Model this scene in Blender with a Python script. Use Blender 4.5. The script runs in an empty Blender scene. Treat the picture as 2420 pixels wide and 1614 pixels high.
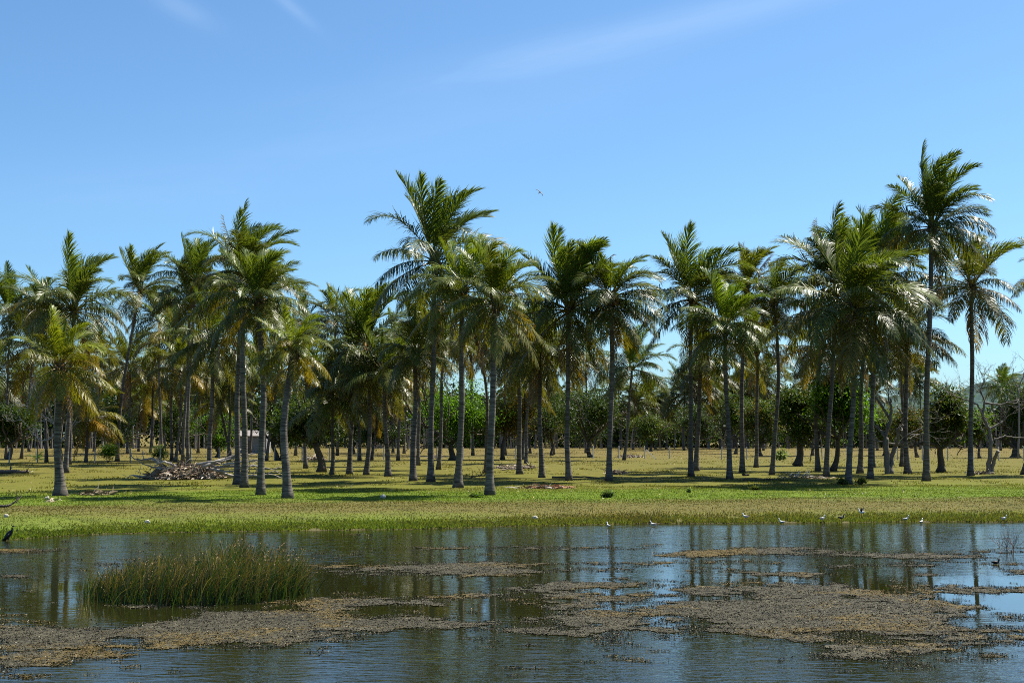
import bpy, math, random
import numpy as np
from mathutils import Matrix, Vector, Euler

S = bpy.context.scene
COL = S.collection
R = math.radians

# ------------------------------------------------------------------ camera
CAM_H = 3.05
F = 1210.0 / math.tan(R(20))            # focal length in photo pixels
PITCH = math.atan(217.0 / F)
cd = bpy.data.cameras.new("camera")
cam = bpy.data.objects.new("camera", cd)
COL.objects.link(cam)
cam.location = (0, 0, CAM_H)
cam.rotation_euler = (R(90) + PITCH, 0, 0)
cd.sensor_width = 36.0
cd.lens = 18.0 / math.tan(R(20))
cd.clip_start = 0.1
cd.clip_end = 40000
S.camera = cam

# ------------------------------------------------------------------ light
SUN_DIR = Vector((0.50, 0.34, 0.92)).normalized()     # towards the sun: right, behind the palms
elev = math.asin(SUN_DIR.z)
sl = bpy.data.lights.new("sun", 'SUN')
sl.energy = 5.0
sl.angle = R(0.53)
sl.color = (1.0, 0.95, 0.86)
sun = bpy.data.objects.new("sun", sl)
COL.objects.link(sun)
sun.location = (60, 40, 90)
sun.rotation_euler = SUN_DIR.to_track_quat('Z', 'Y').to_euler()

W = bpy.data.worlds.new("World")
S.world = W
W.use_nodes = True
wn, wl = W.node_tree.nodes, W.node_tree.links
wn.clear()
wout = wn.new('ShaderNodeOutputWorld')
wbg = wn.new('ShaderNodeBackground')
wbg.inputs['Strength'].default_value = 0.062
sky = wn.new('ShaderNodeTexSky')
sky.sky_type = 'NISHITA'
sky.sun_disc = False
sky.sun_elevation = elev
sky.sun_rotation = math.atan2(SUN_DIR.x, SUN_DIR.y)
sky.altitude = 0
sky.air_density = 0.8
sky.dust_density = 0.9
sky.ozone_density = 3.0
# the blue of a clear tropical sky and a few faint cirrus streaks
tint = wn.new('ShaderNodeMix'); tint.data_type = 'RGBA'; tint.blend_type = 'MULTIPLY'
tint.inputs['Factor'].default_value = 1.0
tint.inputs['B'].default_value = (0.76, 1.06, 1.21, 1)
tc = wn.new('ShaderNodeTexCoord')
mp = wn.new('ShaderNodeMapping'); mp.vector_type = 'TEXTURE'
mp.inputs['Rotation'].default_value = (0, R(-11), 0)
mp.inputs['Scale'].default_value = (0.5, 0.5, 0.09)
cn = wn.new('ShaderNodeTexNoise'); cn.inputs['Scale'].default_value = 1.6
cn.inputs['Detail'].default_value = 7; cn.inputs['Roughness'].default_value = 0.6
cn.inputs['Distortion'].default_value = 0.5
wl.new(tc.outputs['Generated'], mp.inputs['Vector'])
wl.new(mp.outputs['Vector'], cn.inputs['Vector'])
sxyz = wn.new('ShaderNodeSeparateXYZ'); wl.new(tc.outputs['Generated'], sxyz.inputs[0])
def wm(op, a, b=0.0):
    n = wn.new('ShaderNodeMath'); n.operation = op
    for i, x in ((0, a), (1, b)):
        if isinstance(x, bpy.types.NodeSocket): wl.new(x, n.inputs[i])
        else: n.inputs[i].default_value = x
    return n.outputs[0]
def streak(x0, z0, slope, width, length, amount):
    """one wisp of cirrus: a soft band through the direction (x0, z0)"""
    dx = wm('SUBTRACT', sxyz.outputs[0], x0)
    q = wm('DIVIDE', wm('SUBTRACT', wm('SUBTRACT', sxyz.outputs[2], z0), wm('MULTIPLY', dx, slope)), width)
    l = wm('DIVIDE', dx, length)
    e = wm('POWER', 2.718, wm('MULTIPLY', wm('ADD', wm('MULTIPLY', q, q), wm('MULTIPLY', l, l)), -1.0))
    return wm('MULTIPLY', e, amount)
cl = wm('ADD', wm('ADD', streak(.085, .275, .20, .011, .17, .75), streak(-.13, .20, .22, .030, .22, .30)),
        wm('ADD', streak(-.150, .290, -.75, .005, .016, .45), streak(-.225, .287, -.45, .008, .024, .35)))
fib = wn.new('ShaderNodeMapRange')
fib.inputs['From Min'].default_value = 0.34; fib.inputs['From Max'].default_value = 0.72
wl.new(cn.outputs['Fac'], fib.inputs['Value'])
cov = wm('MULTIPLY', wm('MULTIPLY', cl, wm('ADD', wm('MULTIPLY', fib.outputs['Result'], .75), .25)), 0.20)
cm = wn.new('ShaderNodeMix'); cm.data_type = 'RGBA'
cm.inputs['B'].default_value = (8.6, 9.6, 10.6, 1)
wl.new(sky.outputs['Color'], tint.inputs['A'])
wl.new(tint.outputs['Result'], cm.inputs['A'])
wl.new(cov, cm.inputs['Factor'])
wl.new(cm.outputs['Result'], wbg.inputs['Color'])
wl.new(wbg.outputs['Background'], wout.inputs['Surface'])

S.view_settings.view_transform = 'Standard'
S.view_settings.look = 'None'
S.view_settings.exposure = 1.2
S.view_settings.gamma = 1.0
S.cycles.max_bounces = 6
S.cycles.diffuse_bounces = 1
S.cycles.glossy_bounces = 3
S.cycles.transmission_bounces = 3
S.cycles.transparent_max_bounces = 4
S.cycles.caustics_reflective = False
S.cycles.caustics_refractive = False
S.cycles.filter_width = 1.0
S.cycles.use_denoising = False

# ------------------------------------------------------------------ photo pixel -> place
# reference pictures were read at 2351 pixels across (V units)
VS = 2420.0 / 2351.0
WATER_Z = -0.5
cp, sp = math.cos(PITCH), math.sin(PITCH)

def ray(vx, vy):
    a = (vx * VS - 1210.0) / F
    b = -(vy * VS - 807.0) / F
    return a, cp - b * sp, sp + b * cp

def gp(vx, vy, z=0.0):
    d = ray(vx, vy)
    t = (z - CAM_H) / d[2]
    return d[0] * t, d[1] * t

def at(vx, vy, Y):
    d = ray(vx, vy)
    t = Y / d[1]
    return d[0] * t, CAM_H + d[2] * t

def m_per_v(Y):
    return VS * Y / F

# ------------------------------------------------------------------ mesh helpers
class MB:
    """collects quads and turns them into ONE mesh object"""
    def __init__(self):
        self.v, self.q, self.m, self.c, self.a = [], [], [], [], []
        self.n = 0
    def add(self, v, q, mat=0, col=None, att=None):
        v = np.asarray(v, dtype=np.float64).reshape(-1, 3)
        q = np.asarray(q, dtype=np.int64).reshape(-1, 4)
        self.v.append(v); self.q.append(q + self.n)
        self.m.append(np.full(len(q), mat, dtype=np.int32))
        if col is None: col = (1.0, 1.0, 1.0)
        col = np.asarray(col, dtype=np.float64)
        if col.ndim == 1: col = np.tile(col[None, :], (len(v), 1))
        self.c.append(col)
        if att is None: att = 0.0
        att = np.asarray(att, dtype=np.float64)
        if att.ndim == 0: att = np.full(len(v), float(att))
        self.a.append(att)
        self.n += len(v)
    def mesh(self, name, mats, smooth=True):
        v = np.concatenate(self.v); q = np.concatenate(self.q)
        m = np.concatenate(self.m); c = np.concatenate(self.c); a = np.concatenate(self.a)
        me = bpy.data.meshes.new(name)
        me.vertices.add(len(v)); me.vertices.foreach_set('co', v.astype(np.float32).ravel())
        me.loops.add(len(q) * 4); me.loops.foreach_set('vertex_index', q.astype(np.int32).ravel())
        me.polygons.add(len(q))
        me.polygons.foreach_set('loop_start', np.arange(0, len(q) * 4, 4, dtype=np.int32))
        me.polygons.foreach_set('material_index', m)
        me.polygons.foreach_set('use_smooth', np.full(len(q), smooth))
        ca = me.attributes.new('col', 'FLOAT_COLOR', 'POINT')
        ca.data.foreach_set('color', np.concatenate([c, np.ones((len(c), 1))], axis=1).astype(np.float32).ravel())
        aa = me.attributes.new('var', 'FLOAT', 'POINT')
        aa.data.foreach_set('value', a.astype(np.float32))
        for mt in mats: me.materials.append(mt)
        me.update(calc_edges=True)
        return me
    def build(self, name, mats, parent=None, smooth=True, loc=None):
        if not isinstance(mats, (list, tuple)): mats = [mats]
        o = bpy.data.objects.new(name, self.mesh(name, mats, smooth))
        COL.objects.link(o)
        if parent is not None: o.parent = parent
        if loc is not None: o.location = loc
        return o

def tube(mb, pts, rad, sides=8, mat=0, col=None, att=None, cap=True):
    pts = np.asarray(pts, dtype=float); rad = np.asarray(rad, dtype=float)
    n = len(pts)
    d = np.gradient(pts, axis=0)
    d /= np.linalg.norm(d, axis=1)[:, None] + 1e-9
    ref = np.array([0.0, 0.0, 1.0]) if abs(d[0, 2]) < 0.85 else np.array([0.0, 1.0, 0.0])
    u = np.cross(d, ref); u /= np.linalg.norm(u, axis=1)[:, None] + 1e-9
    w = np.cross(u, d)
    th = np.arange(sides) * 2 * math.pi / sides
    ring = (u[:, None, :] * np.cos(th)[None, :, None] + w[:, None, :] * np.sin(th)[None, :, None])
    v = pts[:, None, :] + ring * rad[:, None, None]
    if cap:
        v = np.concatenate([np.repeat(pts[:1, None, :], sides, 1), v, np.repeat(pts[-1:, None, :], sides, 1)], 0)
        n += 2
    i = np.arange(n - 1)[:, None] * sides; j = np.arange(sides)[None, :]
    q = np.stack([i + j, i + (j + 1) % sides, i + sides + (j + 1) % sides, i + sides + j], -1).reshape(-1, 4)
    if col is not None:
        col = np.asarray(col, dtype=float)
        if col.ndim == 2:
            if cap: col = np.concatenate([col[:1], col, col[-1:]])
            col = np.repeat(col, sides, 0)
    if att is not None:
        att = np.asarray(att, dtype=float)
        if att.ndim == 1:
            if cap: att = np.concatenate([att[:1], att, att[-1:]])
            att = np.repeat(att, sides, 0)
    mb.add(v.reshape(-1, 3), q, mat, col, att)

def lump(mb, c, r, seed=0, amp=0.12, mat=0, col=None, seg=12, rings=8):
    """a closed rounded body with an uneven surface"""
    rg = np.random.default_rng(seed)
    th = np.linspace(0, math.pi, rings + 1); ph = np.arange(seg) * 2 * math.pi / seg
    T, P = np.meshgrid(th, ph, indexing='ij')
    k = rg.uniform(-1, 1, (4, 3))
    n = np.stack([np.sin(T) * np.cos(P), np.sin(T) * np.sin(P), np.cos(T)], -1)
    dis = 1 + amp * sum(np.sin(n @ (k[i] * 3.2) * 1.7 + i) for i in range(4)) / 2
    v = np.asarray(c) + n * np.asarray(r) * dis[..., None]
    i = np.arange(rings)[:, None] * seg; j = np.arange(seg)[None, :]
    q = np.stack([i + j, i + seg + j, i + seg + (j + 1) % seg, i + (j + 1) % seg], -1).reshape(-1, 4)
    mb.add(v.reshape(-1, 3), q, mat, col)

def box(mb, c, s, rot=0.0, mat=0, col=None):
    sg = np.array([[-1, -1, -1], [1, -1, -1], [1, 1, -1], [-1, 1, -1], [-1, -1, 1], [1, -1, 1], [1, 1, 1], [-1, 1, 1]]) * 0.5
    v = sg * np.asarray(s)
    cr_, sr_ = math.cos(rot), math.sin(rot)
    v = np.stack([v[:, 0] * cr_ - v[:, 1] * sr_, v[:, 0] * sr_ + v[:, 1] * cr_, v[:, 2]], 1) + np.asarray(c)
    mb.add(v, [[0, 3, 2, 1], [4, 5, 6, 7], [0, 1, 5, 4], [1, 2, 6, 5], [2, 3, 7, 6], [3, 0, 4, 7]], mat, col)

def cards(mb, c, l, w, ln, wd, mat=0, col=None, att=None, fold=0.0):
    """many small leaf faces: centre-base c, direction l, width direction w, length, width (arrays)"""
    n = len(c)
    ln = np.broadcast_to(ln, (n,))[:, None]; wd = np.broadcast_to(wd, (n,))[:, None]
    tip = c + l * ln
    mid = c + l * ln * 0.45
    v = np.stack([c, mid + w * wd * 0.5, tip, mid - w * wd * 0.5], 1).reshape(-1, 3)
    q = np.arange(n * 4).reshape(-1, 4)
    if col is not None:
        col = np.asarray(col, dtype=float)
        if col.ndim == 2: col = np.repeat(col, 4, 0)
    if att is not None:
        att = np.asarray(att, dtype=float)
        if att.ndim == 1: att = np.repeat(att, 4, 0)
    mb.add(v, q, mat, col, att)

def rdir(rg, n):
    v = rg.normal(size=(n, 3)); return v / np.linalg.norm(v, axis=1)[:, None]

def norm(v):
    return v / (np.linalg.norm(v, axis=-1, keepdims=True) + 1e-9)

def vnoise(x, y, seed=0):
    """smooth value noise, about 0..1"""
    rg = np.random.default_rng(seed); N = 256
    L = rg.random((N, N))
    xi = np.floor(x).astype(int); yi = np.floor(y).astype(int)
    fx = x - xi; fy = y - yi
    fx = fx * fx * (3 - 2 * fx); fy = fy * fy * (3 - 2 * fy)
    a = L[xi % N, yi % N]; b = L[(xi + 1) % N, yi % N]; c = L[xi % N, (yi + 1) % N]; d = L[(xi + 1) % N, (yi + 1) % N]
    return (a * (1 - fx) + b * fx) * (1 - fy) + (c * (1 - fx) + d * fx) * fy

def fbm(x, y, seed=0, o=4):
    s = 0; t = 0
    for i in range(o):
        s = s + vnoise(x * 2 ** i, y * 2 ** i, seed + i) * 0.5 ** i; t += 0.5 ** i
    return s / t

def thing(name, label, cat, loc=(0, 0, 0), group=None):
    o = bpy.data.objects.new(name, None); COL.objects.link(o)
    o.empty_display_size = 0.3
    o.location = loc; o['label'] = label; o['category'] = cat
    if group: o['group'] = group
    return o

def tag(o, label, cat, group=None, kind=None):
    o['label'] = label; o['category'] = cat
    if group: o['group'] = group
    if kind: o['kind'] = kind
    return o

# ------------------------------------------------------------------ materials
def new_mat(name):
    m = bpy.data.materials.new(name); m.use_nodes = True
    nt = m.node_tree; nt.nodes.clear()
    out = nt.nodes.new('ShaderNodeOutputMaterial')
    b = nt.nodes.new('ShaderNodeBsdfPrincipled')
    nt.links.new(b.outputs['BSDF'], out.inputs['Surface'])
    return m, nt, b, out

def N(nt, t, **kw):
    n = nt.nodes.new(t)
    for k, v in kw.items():
        if k in n.inputs: n.inputs[k].default_value = v
        else: setattr(n, k, v)
    return n

def mixc(nt, a, b, fac, mode='MIX'):
    n = nt.nodes.new('ShaderNodeMix'); n.data_type = 'RGBA'; n.blend_type = mode
    for s, x in (('A', a), ('B', b), ('Factor', fac)):
        if isinstance(x, bpy.types.NodeSocket): nt.links.new(x, n.inputs[s])
        elif s == 'Factor': n.inputs[s].default_value = x
        else: n.inputs[s].default_value = (*x, 1) if len(x) == 3 else x
    return n.outputs['Result']

def mathn(nt, op, a, b=0.0, clamp=False):
    n = nt.nodes.new('ShaderNodeMath'); n.operation = op; n.use_clamp = clamp
    for i, x in ((0, a), (1, b)):
        if isinstance(x, bpy.types.NodeSocket): nt.links.new(x, n.inputs[i])
        else: n.inputs[i].default_value = x
    return n.outputs[0]

def mrange(nt, v, a, b, c, d):
    n = nt.nodes.new('ShaderNodeMapRange')
    nt.links.new(v, n.inputs['Value'])
    for k, x in (('From Min', a), ('From Max', b), ('To Min', c), ('To Max', d)): n.inputs[k].default_value = x
    return n.outputs['Result']

def noise(nt, vec, scale, detail=4, rough=0.55, dist=0.0):
    n = N(nt, 'ShaderNodeTexNoise', Scale=scale, Detail=detail, Roughness=rough, Distortion=dist)
    if vec is not None: nt.links.new(vec, n.inputs['Vector'])
    return n.outputs['Fac']

def mapping(nt, vec, scale=(1, 1, 1), rot=(0, 0, 0)):
    n = nt.nodes.new('ShaderNodeMapping')
    n.inputs['Scale'].default_value = scale; n.inputs['Rotation'].default_value = rot
    nt.links.new(vec, n.inputs['Vector'])
    return n.outputs['Vector']

def leaf_material(name, rough, trans, spec=0.5, obj_color=True):
    """glossy thin leaf: colour of the object, varied leaf by leaf, light passes through it"""
    m, nt, b, out = new_mat(name)
    att = N(nt, 'ShaderNodeAttribute', attribute_name='col').outputs['Color']
    var = N(nt, 'ShaderNodeAttribute', attribute_name='var').outputs['Fac']
    base = att
    if obj_color:
        oi = nt.nodes.new('ShaderNodeObjectInfo')
        base = mixc(nt, att, oi.outputs['Color'], 1.0, 'MULTIPLY')
    geo = nt.nodes.new('ShaderNodeNewGeometry')
    nz = noise(nt, geo.outputs['Position'], 1.1, 3)
    k = mathn(nt, 'ADD', mrange(nt, nz, 0.3, 0.7, 0.52, 0.90), mrange(nt, var, 0, 1, -0.24, 0.24))
    hsv = N(nt, 'ShaderNodeHueSaturation')
    nt.links.new(base, hsv.inputs['Color']); nt.links.new(k, hsv.inputs['Value'])
    c = hsv.outputs['Color']
    nt.links.new(c, b.inputs['Base Color'])
    b.inputs['Roughness'].default_value = rough
    b.inputs['Specular IOR Level'].default_value = spec
    t = nt.nodes.new('ShaderNodeBsdfTranslucent')
    nt.links.new(mixc(nt, c, (1.9, 1.75, 0.75), 1.0, 'MULTIPLY'), t.inputs['Color'])
    mx = nt.nodes.new('ShaderNodeMixShader'); mx.inputs[0].default_value = trans
    nt.links.new(b.outputs['BSDF'], mx.inputs[1]); nt.links.new(t.outputs['BSDF'], mx.inputs[2])
    nt.links.new(mx.outputs['Shader'], out.inputs['Surface'])
    return m

FROND = leaf_material('palm_frond', 0.39, 0.27, 0.27)
LEAF = leaf_material('broad_leaf', 0.5, 0.48, 0.14)
LEAF_DARK = leaf_material('dark_leaf', 0.45, 0.28, 0.12)
REED = leaf_material('reed_stem', 0.55, 0.22, 0.3, False)

def plain(name, rough=0.8, var=0.35, scale=6.0, spec=0.3, bump=0.0):
    """colour from the mesh, broken up by a procedural noise"""
    m, nt, b, out = new_mat(name)
    att = N(nt, 'ShaderNodeAttribute', attribute_name='col').outputs['Color']
    tco = nt.nodes.new('ShaderNodeTexCoord')
    nz = noise(nt, tco.outputs['Object'], scale, 6, 0.65)
    hsv = N(nt, 'ShaderNodeHueSaturation'); nt.links.new(att, hsv.inputs['Color'])
    nt.links.new(mrange(nt, nz, 0.25, 0.75, 1 - var, 1 + var), hsv.inputs['Value'])
    nt.links.new(hsv.outputs['Color'], b.inputs['Base Color'])
    b.inputs['Roughness'].default_value = rough; b.inputs['Specular IOR Level'].default_value = spec
    if bump:
        bp = N(nt, 'ShaderNodeBump', Strength=0.8, Distance=bump)
        nt.links.new(nz, bp.inputs['Height']); nt.links.new(bp.outputs['Normal'], b.inputs['Normal'])
    return m

BARK = plain('tree_bark', 0.9, 0.5, 9, 0.2, 0.03)
WOOD = plain('dead_wood', 0.85, 0.4, 12, 0.2, 0.01)
DRY = plain('dry_litter', 0.8, 0.45, 5, 0.25)
FEATHER = plain('feather', 0.6, 0.12, 20, 0.3)
HUSK = plain('coconut_husk', 0.55, 0.25, 14, 0.4)
CONCRETE = plain('concrete', 0.9, 0.25, 7, 0.2, 0.004)
STONE = plain('stone', 0.85, 0.4, 15, 0.25, 0.01)

def trunk_material():
    m, nt, b, out = new_mat('palm_trunk')
    h = N(nt, 'ShaderNodeAttribute', attribute_name='var').outputs['Fac']
    tco = nt.nodes.new('ShaderNodeTexCoord')
    oi = nt.nodes.new('ShaderNodeObjectInfo')
    sep = nt.nodes.new('ShaderNodeSeparateXYZ'); nt.links.new(tco.outputs['Object'], sep.inputs[0])
    comb = nt.nodes.new('ShaderNodeCombineXYZ')
    nt.links.new(mathn(nt, 'MULTIPLY', sep.outputs[0], 1.6), comb.inputs[0])
    nt.links.new(mathn(nt, 'ADD', mathn(nt, 'MULTIPLY', sep.outputs[1], 1.6), mathn(nt, 'MULTIPLY', oi.outputs['Random'], 40)), comb.inputs[1])
    nt.links.new(mathn(nt, 'MULTIPLY', h, 13.0), comb.inputs[2])
    rings = noise(nt, comb.outputs[0], 1.0, 5, 0.62)
    patch = noise(nt, tco.outputs['Object'], 1.3, 4, 0.6)
    scar = noise(nt, tco.outputs['Object'], 7.0, 2, 0.5)
    c = mixc(nt, (0.030, 0.026, 0.022), (0.195, 0.170, 0.146), mrange(nt, rings, 0.36, 0.66, 0, 1))
    c = mixc(nt, c, (0.085, 0.069, 0.052), mrange(nt, patch, 0.45, 0.7, 0, 0.65))
    c = mixc(nt, c, (0.035, 0.03, 0.028), mrange(nt, scar, 0.68, 0.74, 0, 0.75))
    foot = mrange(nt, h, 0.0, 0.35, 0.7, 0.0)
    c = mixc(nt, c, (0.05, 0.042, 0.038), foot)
    nt.links.new(c, b.inputs['Base Color'])
    b.inputs['Roughness'].default_value = 0.85; b.inputs['Specular IOR Level'].default_value = 0.25
    bp = N(nt, 'ShaderNodeBump', Strength=0.9, Distance=0.03)
    nt.links.new(rings, bp.inputs['Height']); nt.links.new(bp.outputs['Normal'], b.inputs['Normal'])
    return m
TRUNK = trunk_material()

def grass_colour(nt):
    """the meadow's own colours: lush by the water, a worn brown strip, green, then dry tan further off"""
    geo = nt.nodes.new('ShaderNodeNewGeometry')
    pos = geo.outputs['Position']
    sep = nt.nodes.new('ShaderNodeSeparateXYZ'); nt.links.new(pos, sep.inputs[0])
    n1 = noise(nt, mapping(nt, pos, (0.35, 1.0, 1.0)), 0.16, 4, 0.6)
    n2 = noise(nt, mapping(nt, pos, (0.6, 1.0, 1.0)), 1.1, 5, 0.62)
    n3 = noise(nt, pos, 7.0, 3, 0.6)
    # the shore drifts nearer to the left: follow it
    y = mathn(nt, 'ADD', sep.outputs[1], mathn(nt, 'MULTIPLY', sep.outputs[0], -0.13))
    amp = mrange(nt, y, 55, 110, 9, 60)
    y = mathn(nt, 'ADD', y, mathn(nt, 'MULTIPLY', mathn(nt, 'SUBTRACT', n1, 0.5), amp))
    y = mathn(nt, 'ADD', y, mathn(nt, 'MULTIPLY', mathn(nt, 'SUBTRACT', n2, 0.5), 6))
    fac = mrange(nt, y, 50, 250, 0, 1)
    rp = nt.nodes.new('ShaderNodeValToRGB'); nt.links.new(fac, rp.inputs[0])
    el = rp.color_ramp.elements
    stops = [(0.0, (.185, .265, .038)), (.022, (.200, .235, .042)), (.040, (.200, .175, .052)), (.060, (.190, .170, .048)),
             (.082, (.180, .265, .028)), (.115, (.190, .255, .030)), (.16, (.205, .205, .032)), (.30, (.215, .195, .035)),
             (.48, (.215, .190, .042)), (.8, (.245, .190, .058))]
    el[0].position, el[1].position = 0, 0.8
    while len(el) < len(stops): el.new(0.5)
    for e, (p, c) in zip(el, stops):
        e.position = p
    for e, (p, c) in zip(sorted(el, key=lambda e: e.position), stops):
        e.color = (*c, 1)
    c = rp.outputs['Color']
    c = mixc(nt, c, (.05, .075, .012), mrange(nt, n2, 0.48, 0.76, 0, 0.60))
    hsv = N(nt, 'ShaderNodeHueSaturation', Saturation=1.03); nt.links.new(c, hsv.inputs['Color'])
    nt.links.new(mrange(nt, n3, 0.3, 0.7, 0.37, 0.62), hsv.inputs['Value'])
    return hsv.outputs['Color'], n2, n3, sep

def ground_material():
    m, nt, b, out = new_mat('meadow_ground')
    c, n2, n3, sep = grass_colour(nt)
    mud = mrange(nt, sep.outputs[2], -0.50, -0.34, 1, 0)
    c = mixc(nt, c, (.085, .065, .035), mathn(nt, 'MULTIPLY', mud, 0.9))
    nt.links.new(c, b.inputs['Base Color'])
    b.inputs['Roughness'].default_value = 0.95; b.inputs['Specular IOR Level'].default_value = 0.1
    bp = N(nt, 'ShaderNodeBump', Strength=1.0, Distance=0.08)
    nt.links.new(mathn(nt, 'ADD', n3, mathn(nt, 'MULTIPLY', n2, 1.5)), bp.inputs['Height'])
    nt.links.new(bp.outputs['Normal'], b.inputs['Normal'])
    return m
GROUND = ground_material()

def grass_material():
    m, nt, b, out = new_mat('grass_blade')
    c, n2, n3, sep = grass_colour(nt)
    att = N(nt, 'ShaderNodeAttribute', attribute_name='col').outputs['Color']
    c = mixc(nt, c, att, 1.0, 'MULTIPLY')
    nt.links.new(c, b.inputs['Base Color'])
    b.inputs['Roughness'].default_value = 0.6; b.inputs['Specular IOR Level'].default_value = 0.3
    t = nt.nodes.new('ShaderNodeBsdfTranslucent')
    nt.links.new(mixc(nt, c, (1.5, 1.5, 0.8), 1.0, 'MULTIPLY'), t.inputs['Color'])
    mx = nt.nodes.new('ShaderNodeMixShader'); mx.inputs[0].default_value = 0.35
    nt.links.new(b.outputs['BSDF'], mx.inputs[1]); nt.links.new(t.outputs['BSDF'], mx.inputs[2])
    nt.links.new(mx.outputs['Shader'], out.inputs['Surface'])
    return m
GRASS = grass_material()

def water_material():
    m, nt, b, out = new_mat('pond_water')
    geo = nt.nodes.new('ShaderNodeNewGeometry'); pos = geo.outputs['Position']
    sep = nt.nodes.new('ShaderNodeSeparateXYZ'); nt.links.new(pos, sep.inputs[0])
    b.inputs['Base Color'].default_value = (.012, .013, .003, 1)
    b.inputs['Roughness'].default_value = 0.02
    b.inputs['IOR'].default_value = 1.333
    # ripples run across the view; the wind roughens the open water and leaves the lee of the weed calm
    r1 = noise(nt, mapping(nt, pos, (0.55, 2.1, 1), (0, 0, R(7))), 1.5, 3, 0.55, 0.7)
    r2 = noise(nt, mapping(nt, pos, (0.5, 1.6, 1), (0, 0, R(-9))), 4.2, 2, 0.5, 0.4)
    r3 = noise(nt, mapping(nt, pos, (1.0, 1.6, 1)), 13.0, 2, 0.5)
    gust = noise(nt, mapping(nt, pos, (0.6, 1.0, 1), (0, 0, R(12))), 0.17, 3, 0.5)
    near = mrange(nt, sep.outputs[1], 22, 29, 1.35, 0.0)
    far = mrange(nt, sep.outputs[1], 33, 42, 0.0, 1.0)
    g = mathn(nt, 'ADD', mrange(nt, gust, 0.42, 0.62, 0.0, 0.5), mathn(nt, 'MAXIMUM', near, mathn(nt, 'MULTIPLY', far, 0.95)))
    g = mathn(nt, 'ADD', mathn(nt, 'MULTIPLY', g, 0.9), 0.03)
    h = mathn(nt, 'ADD', mathn(nt, 'MULTIPLY', r1, 0.0085), mathn(nt, 'MULTIPLY', r2, 0.0075))
    h = mathn(nt, 'ADD', h, mathn(nt, 'MULTIPLY', r3, 0.0017))
    h = mathn(nt, 'MULTIPLY', h, g)
    bp = N(nt, 'ShaderNodeBump', Strength=1.0, Distance=1.0)
    nt.links.new(h, bp.inputs['Height']); nt.links.new(bp.outputs['Normal'], b.inputs['Normal'])
    return m
WATER = water_material()

def weed_material():
    m, nt, b, out = new_mat('floating_weed')
    att = N(nt, 'ShaderNodeAttribute', attribute_name='col').outputs['Color']
    geo = nt.nodes.new('ShaderNodeNewGeometry'); pos = geo.outputs['Position']
    n1 = noise(nt, pos, 9.0, 5, 0.7)
    n2 = noise(nt, pos, 1.2, 3, 0.6)
    hsv = N(nt, 'ShaderNodeHueSaturation'); nt.links.new(att, hsv.inputs['Color'])
    nt.links.new(mathn(nt, 'MULTIPLY', mrange(nt, n1, 0.3, 0.7, 0.40, 1.0), mrange(nt, n2, 0.3, 0.7, 0.8, 1.2)), hsv.inputs['Value'])
    nt.links.new(hsv.outputs['Color'], b.inputs['Base Color'])
    b.inputs['Roughness'].default_value = 0.8; b.inputs['Specular IOR Level'].default_value = 0.12
    bp = N(nt, 'ShaderNodeBump', Strength=1.0, Distance=0.03)
    nt.links.new(n1, bp.inputs['Height']); nt.links.new(bp.outputs['Normal'], b.inputs['Normal'])
    return m
WEED = weed_material()

def hill_material():
    m, nt, b, out = new_mat('haze_tinted_forest_hill')
    geo = nt.nodes.new('ShaderNodeNewGeometry')
    n1 = noise(nt, geo.outputs['Position'], 0.025, 6, 0.7)
    c = mixc(nt, (.040, .066, .062), (.075, .110, .095), mrange(nt, n1, 0.35, 0.65, 0, 1))  # distance haze put into the forest colour as a muted blue-green
    nt.links.new(c, b.inputs['Base Color']); b.inputs['Roughness'].default_value = 1
    b.inputs['Specular IOR Level'].default_value = 0
    bp = N(nt, 'ShaderNodeBump', Strength=1.0, Distance=16.0)
    nt.links.new(n1, bp.inputs['Height']); nt.links.new(bp.outputs['Normal'], b.inputs['Normal'])
    return m
HILL = hill_material()

# ------------------------------------------------------------------ setting: ground, water, hill
SHORE = [(-400, 1243), (0, 1241), (70, 1236), (180, 1229), (330, 1224), (700, 1218), (1000, 1212), (1300, 1206), (1500, 1202), (1800, 1199), (2351, 1197), (2800, 1196)]
_sx, _sy = zip(*[gp(a, b, WATER_Z) for a, b in SHORE])
_sx, _sy = np.array(_sx), np.array(_sy)
def shore_y(x):
    x = np.asarray(x, dtype=float)
    return np.interp(x, _sx, _sy) + 0.35 * (vnoise(x * 0.9 + 400, x * 0 + 3, 5) - 0.5) + 0.7 * (vnoise(x * 0.25 + 400, x * 0 + 9, 6) - 0.5)

def ground_z(x, y):
    x = np.asarray(x, dtype=float); y = np.asarray(y, dtype=float)
    d = y - shore_y(x)
    up = np.clip(d / 6.5, 0, 1); up = 1 - (1 - up) ** 1.8
    z = np.where(d > 0, WATER_Z + 0.5 * up, WATER_Z + np.maximum(d * 0.25, -1.2))
    z = z + np.where(d > 0, 1, 0) * np.clip(d / 3, 0, 1) * 0.10 * (fbm(x * 0.35 + 500, y * 0.35, 11, 3) - 0.5)
    return z

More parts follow.
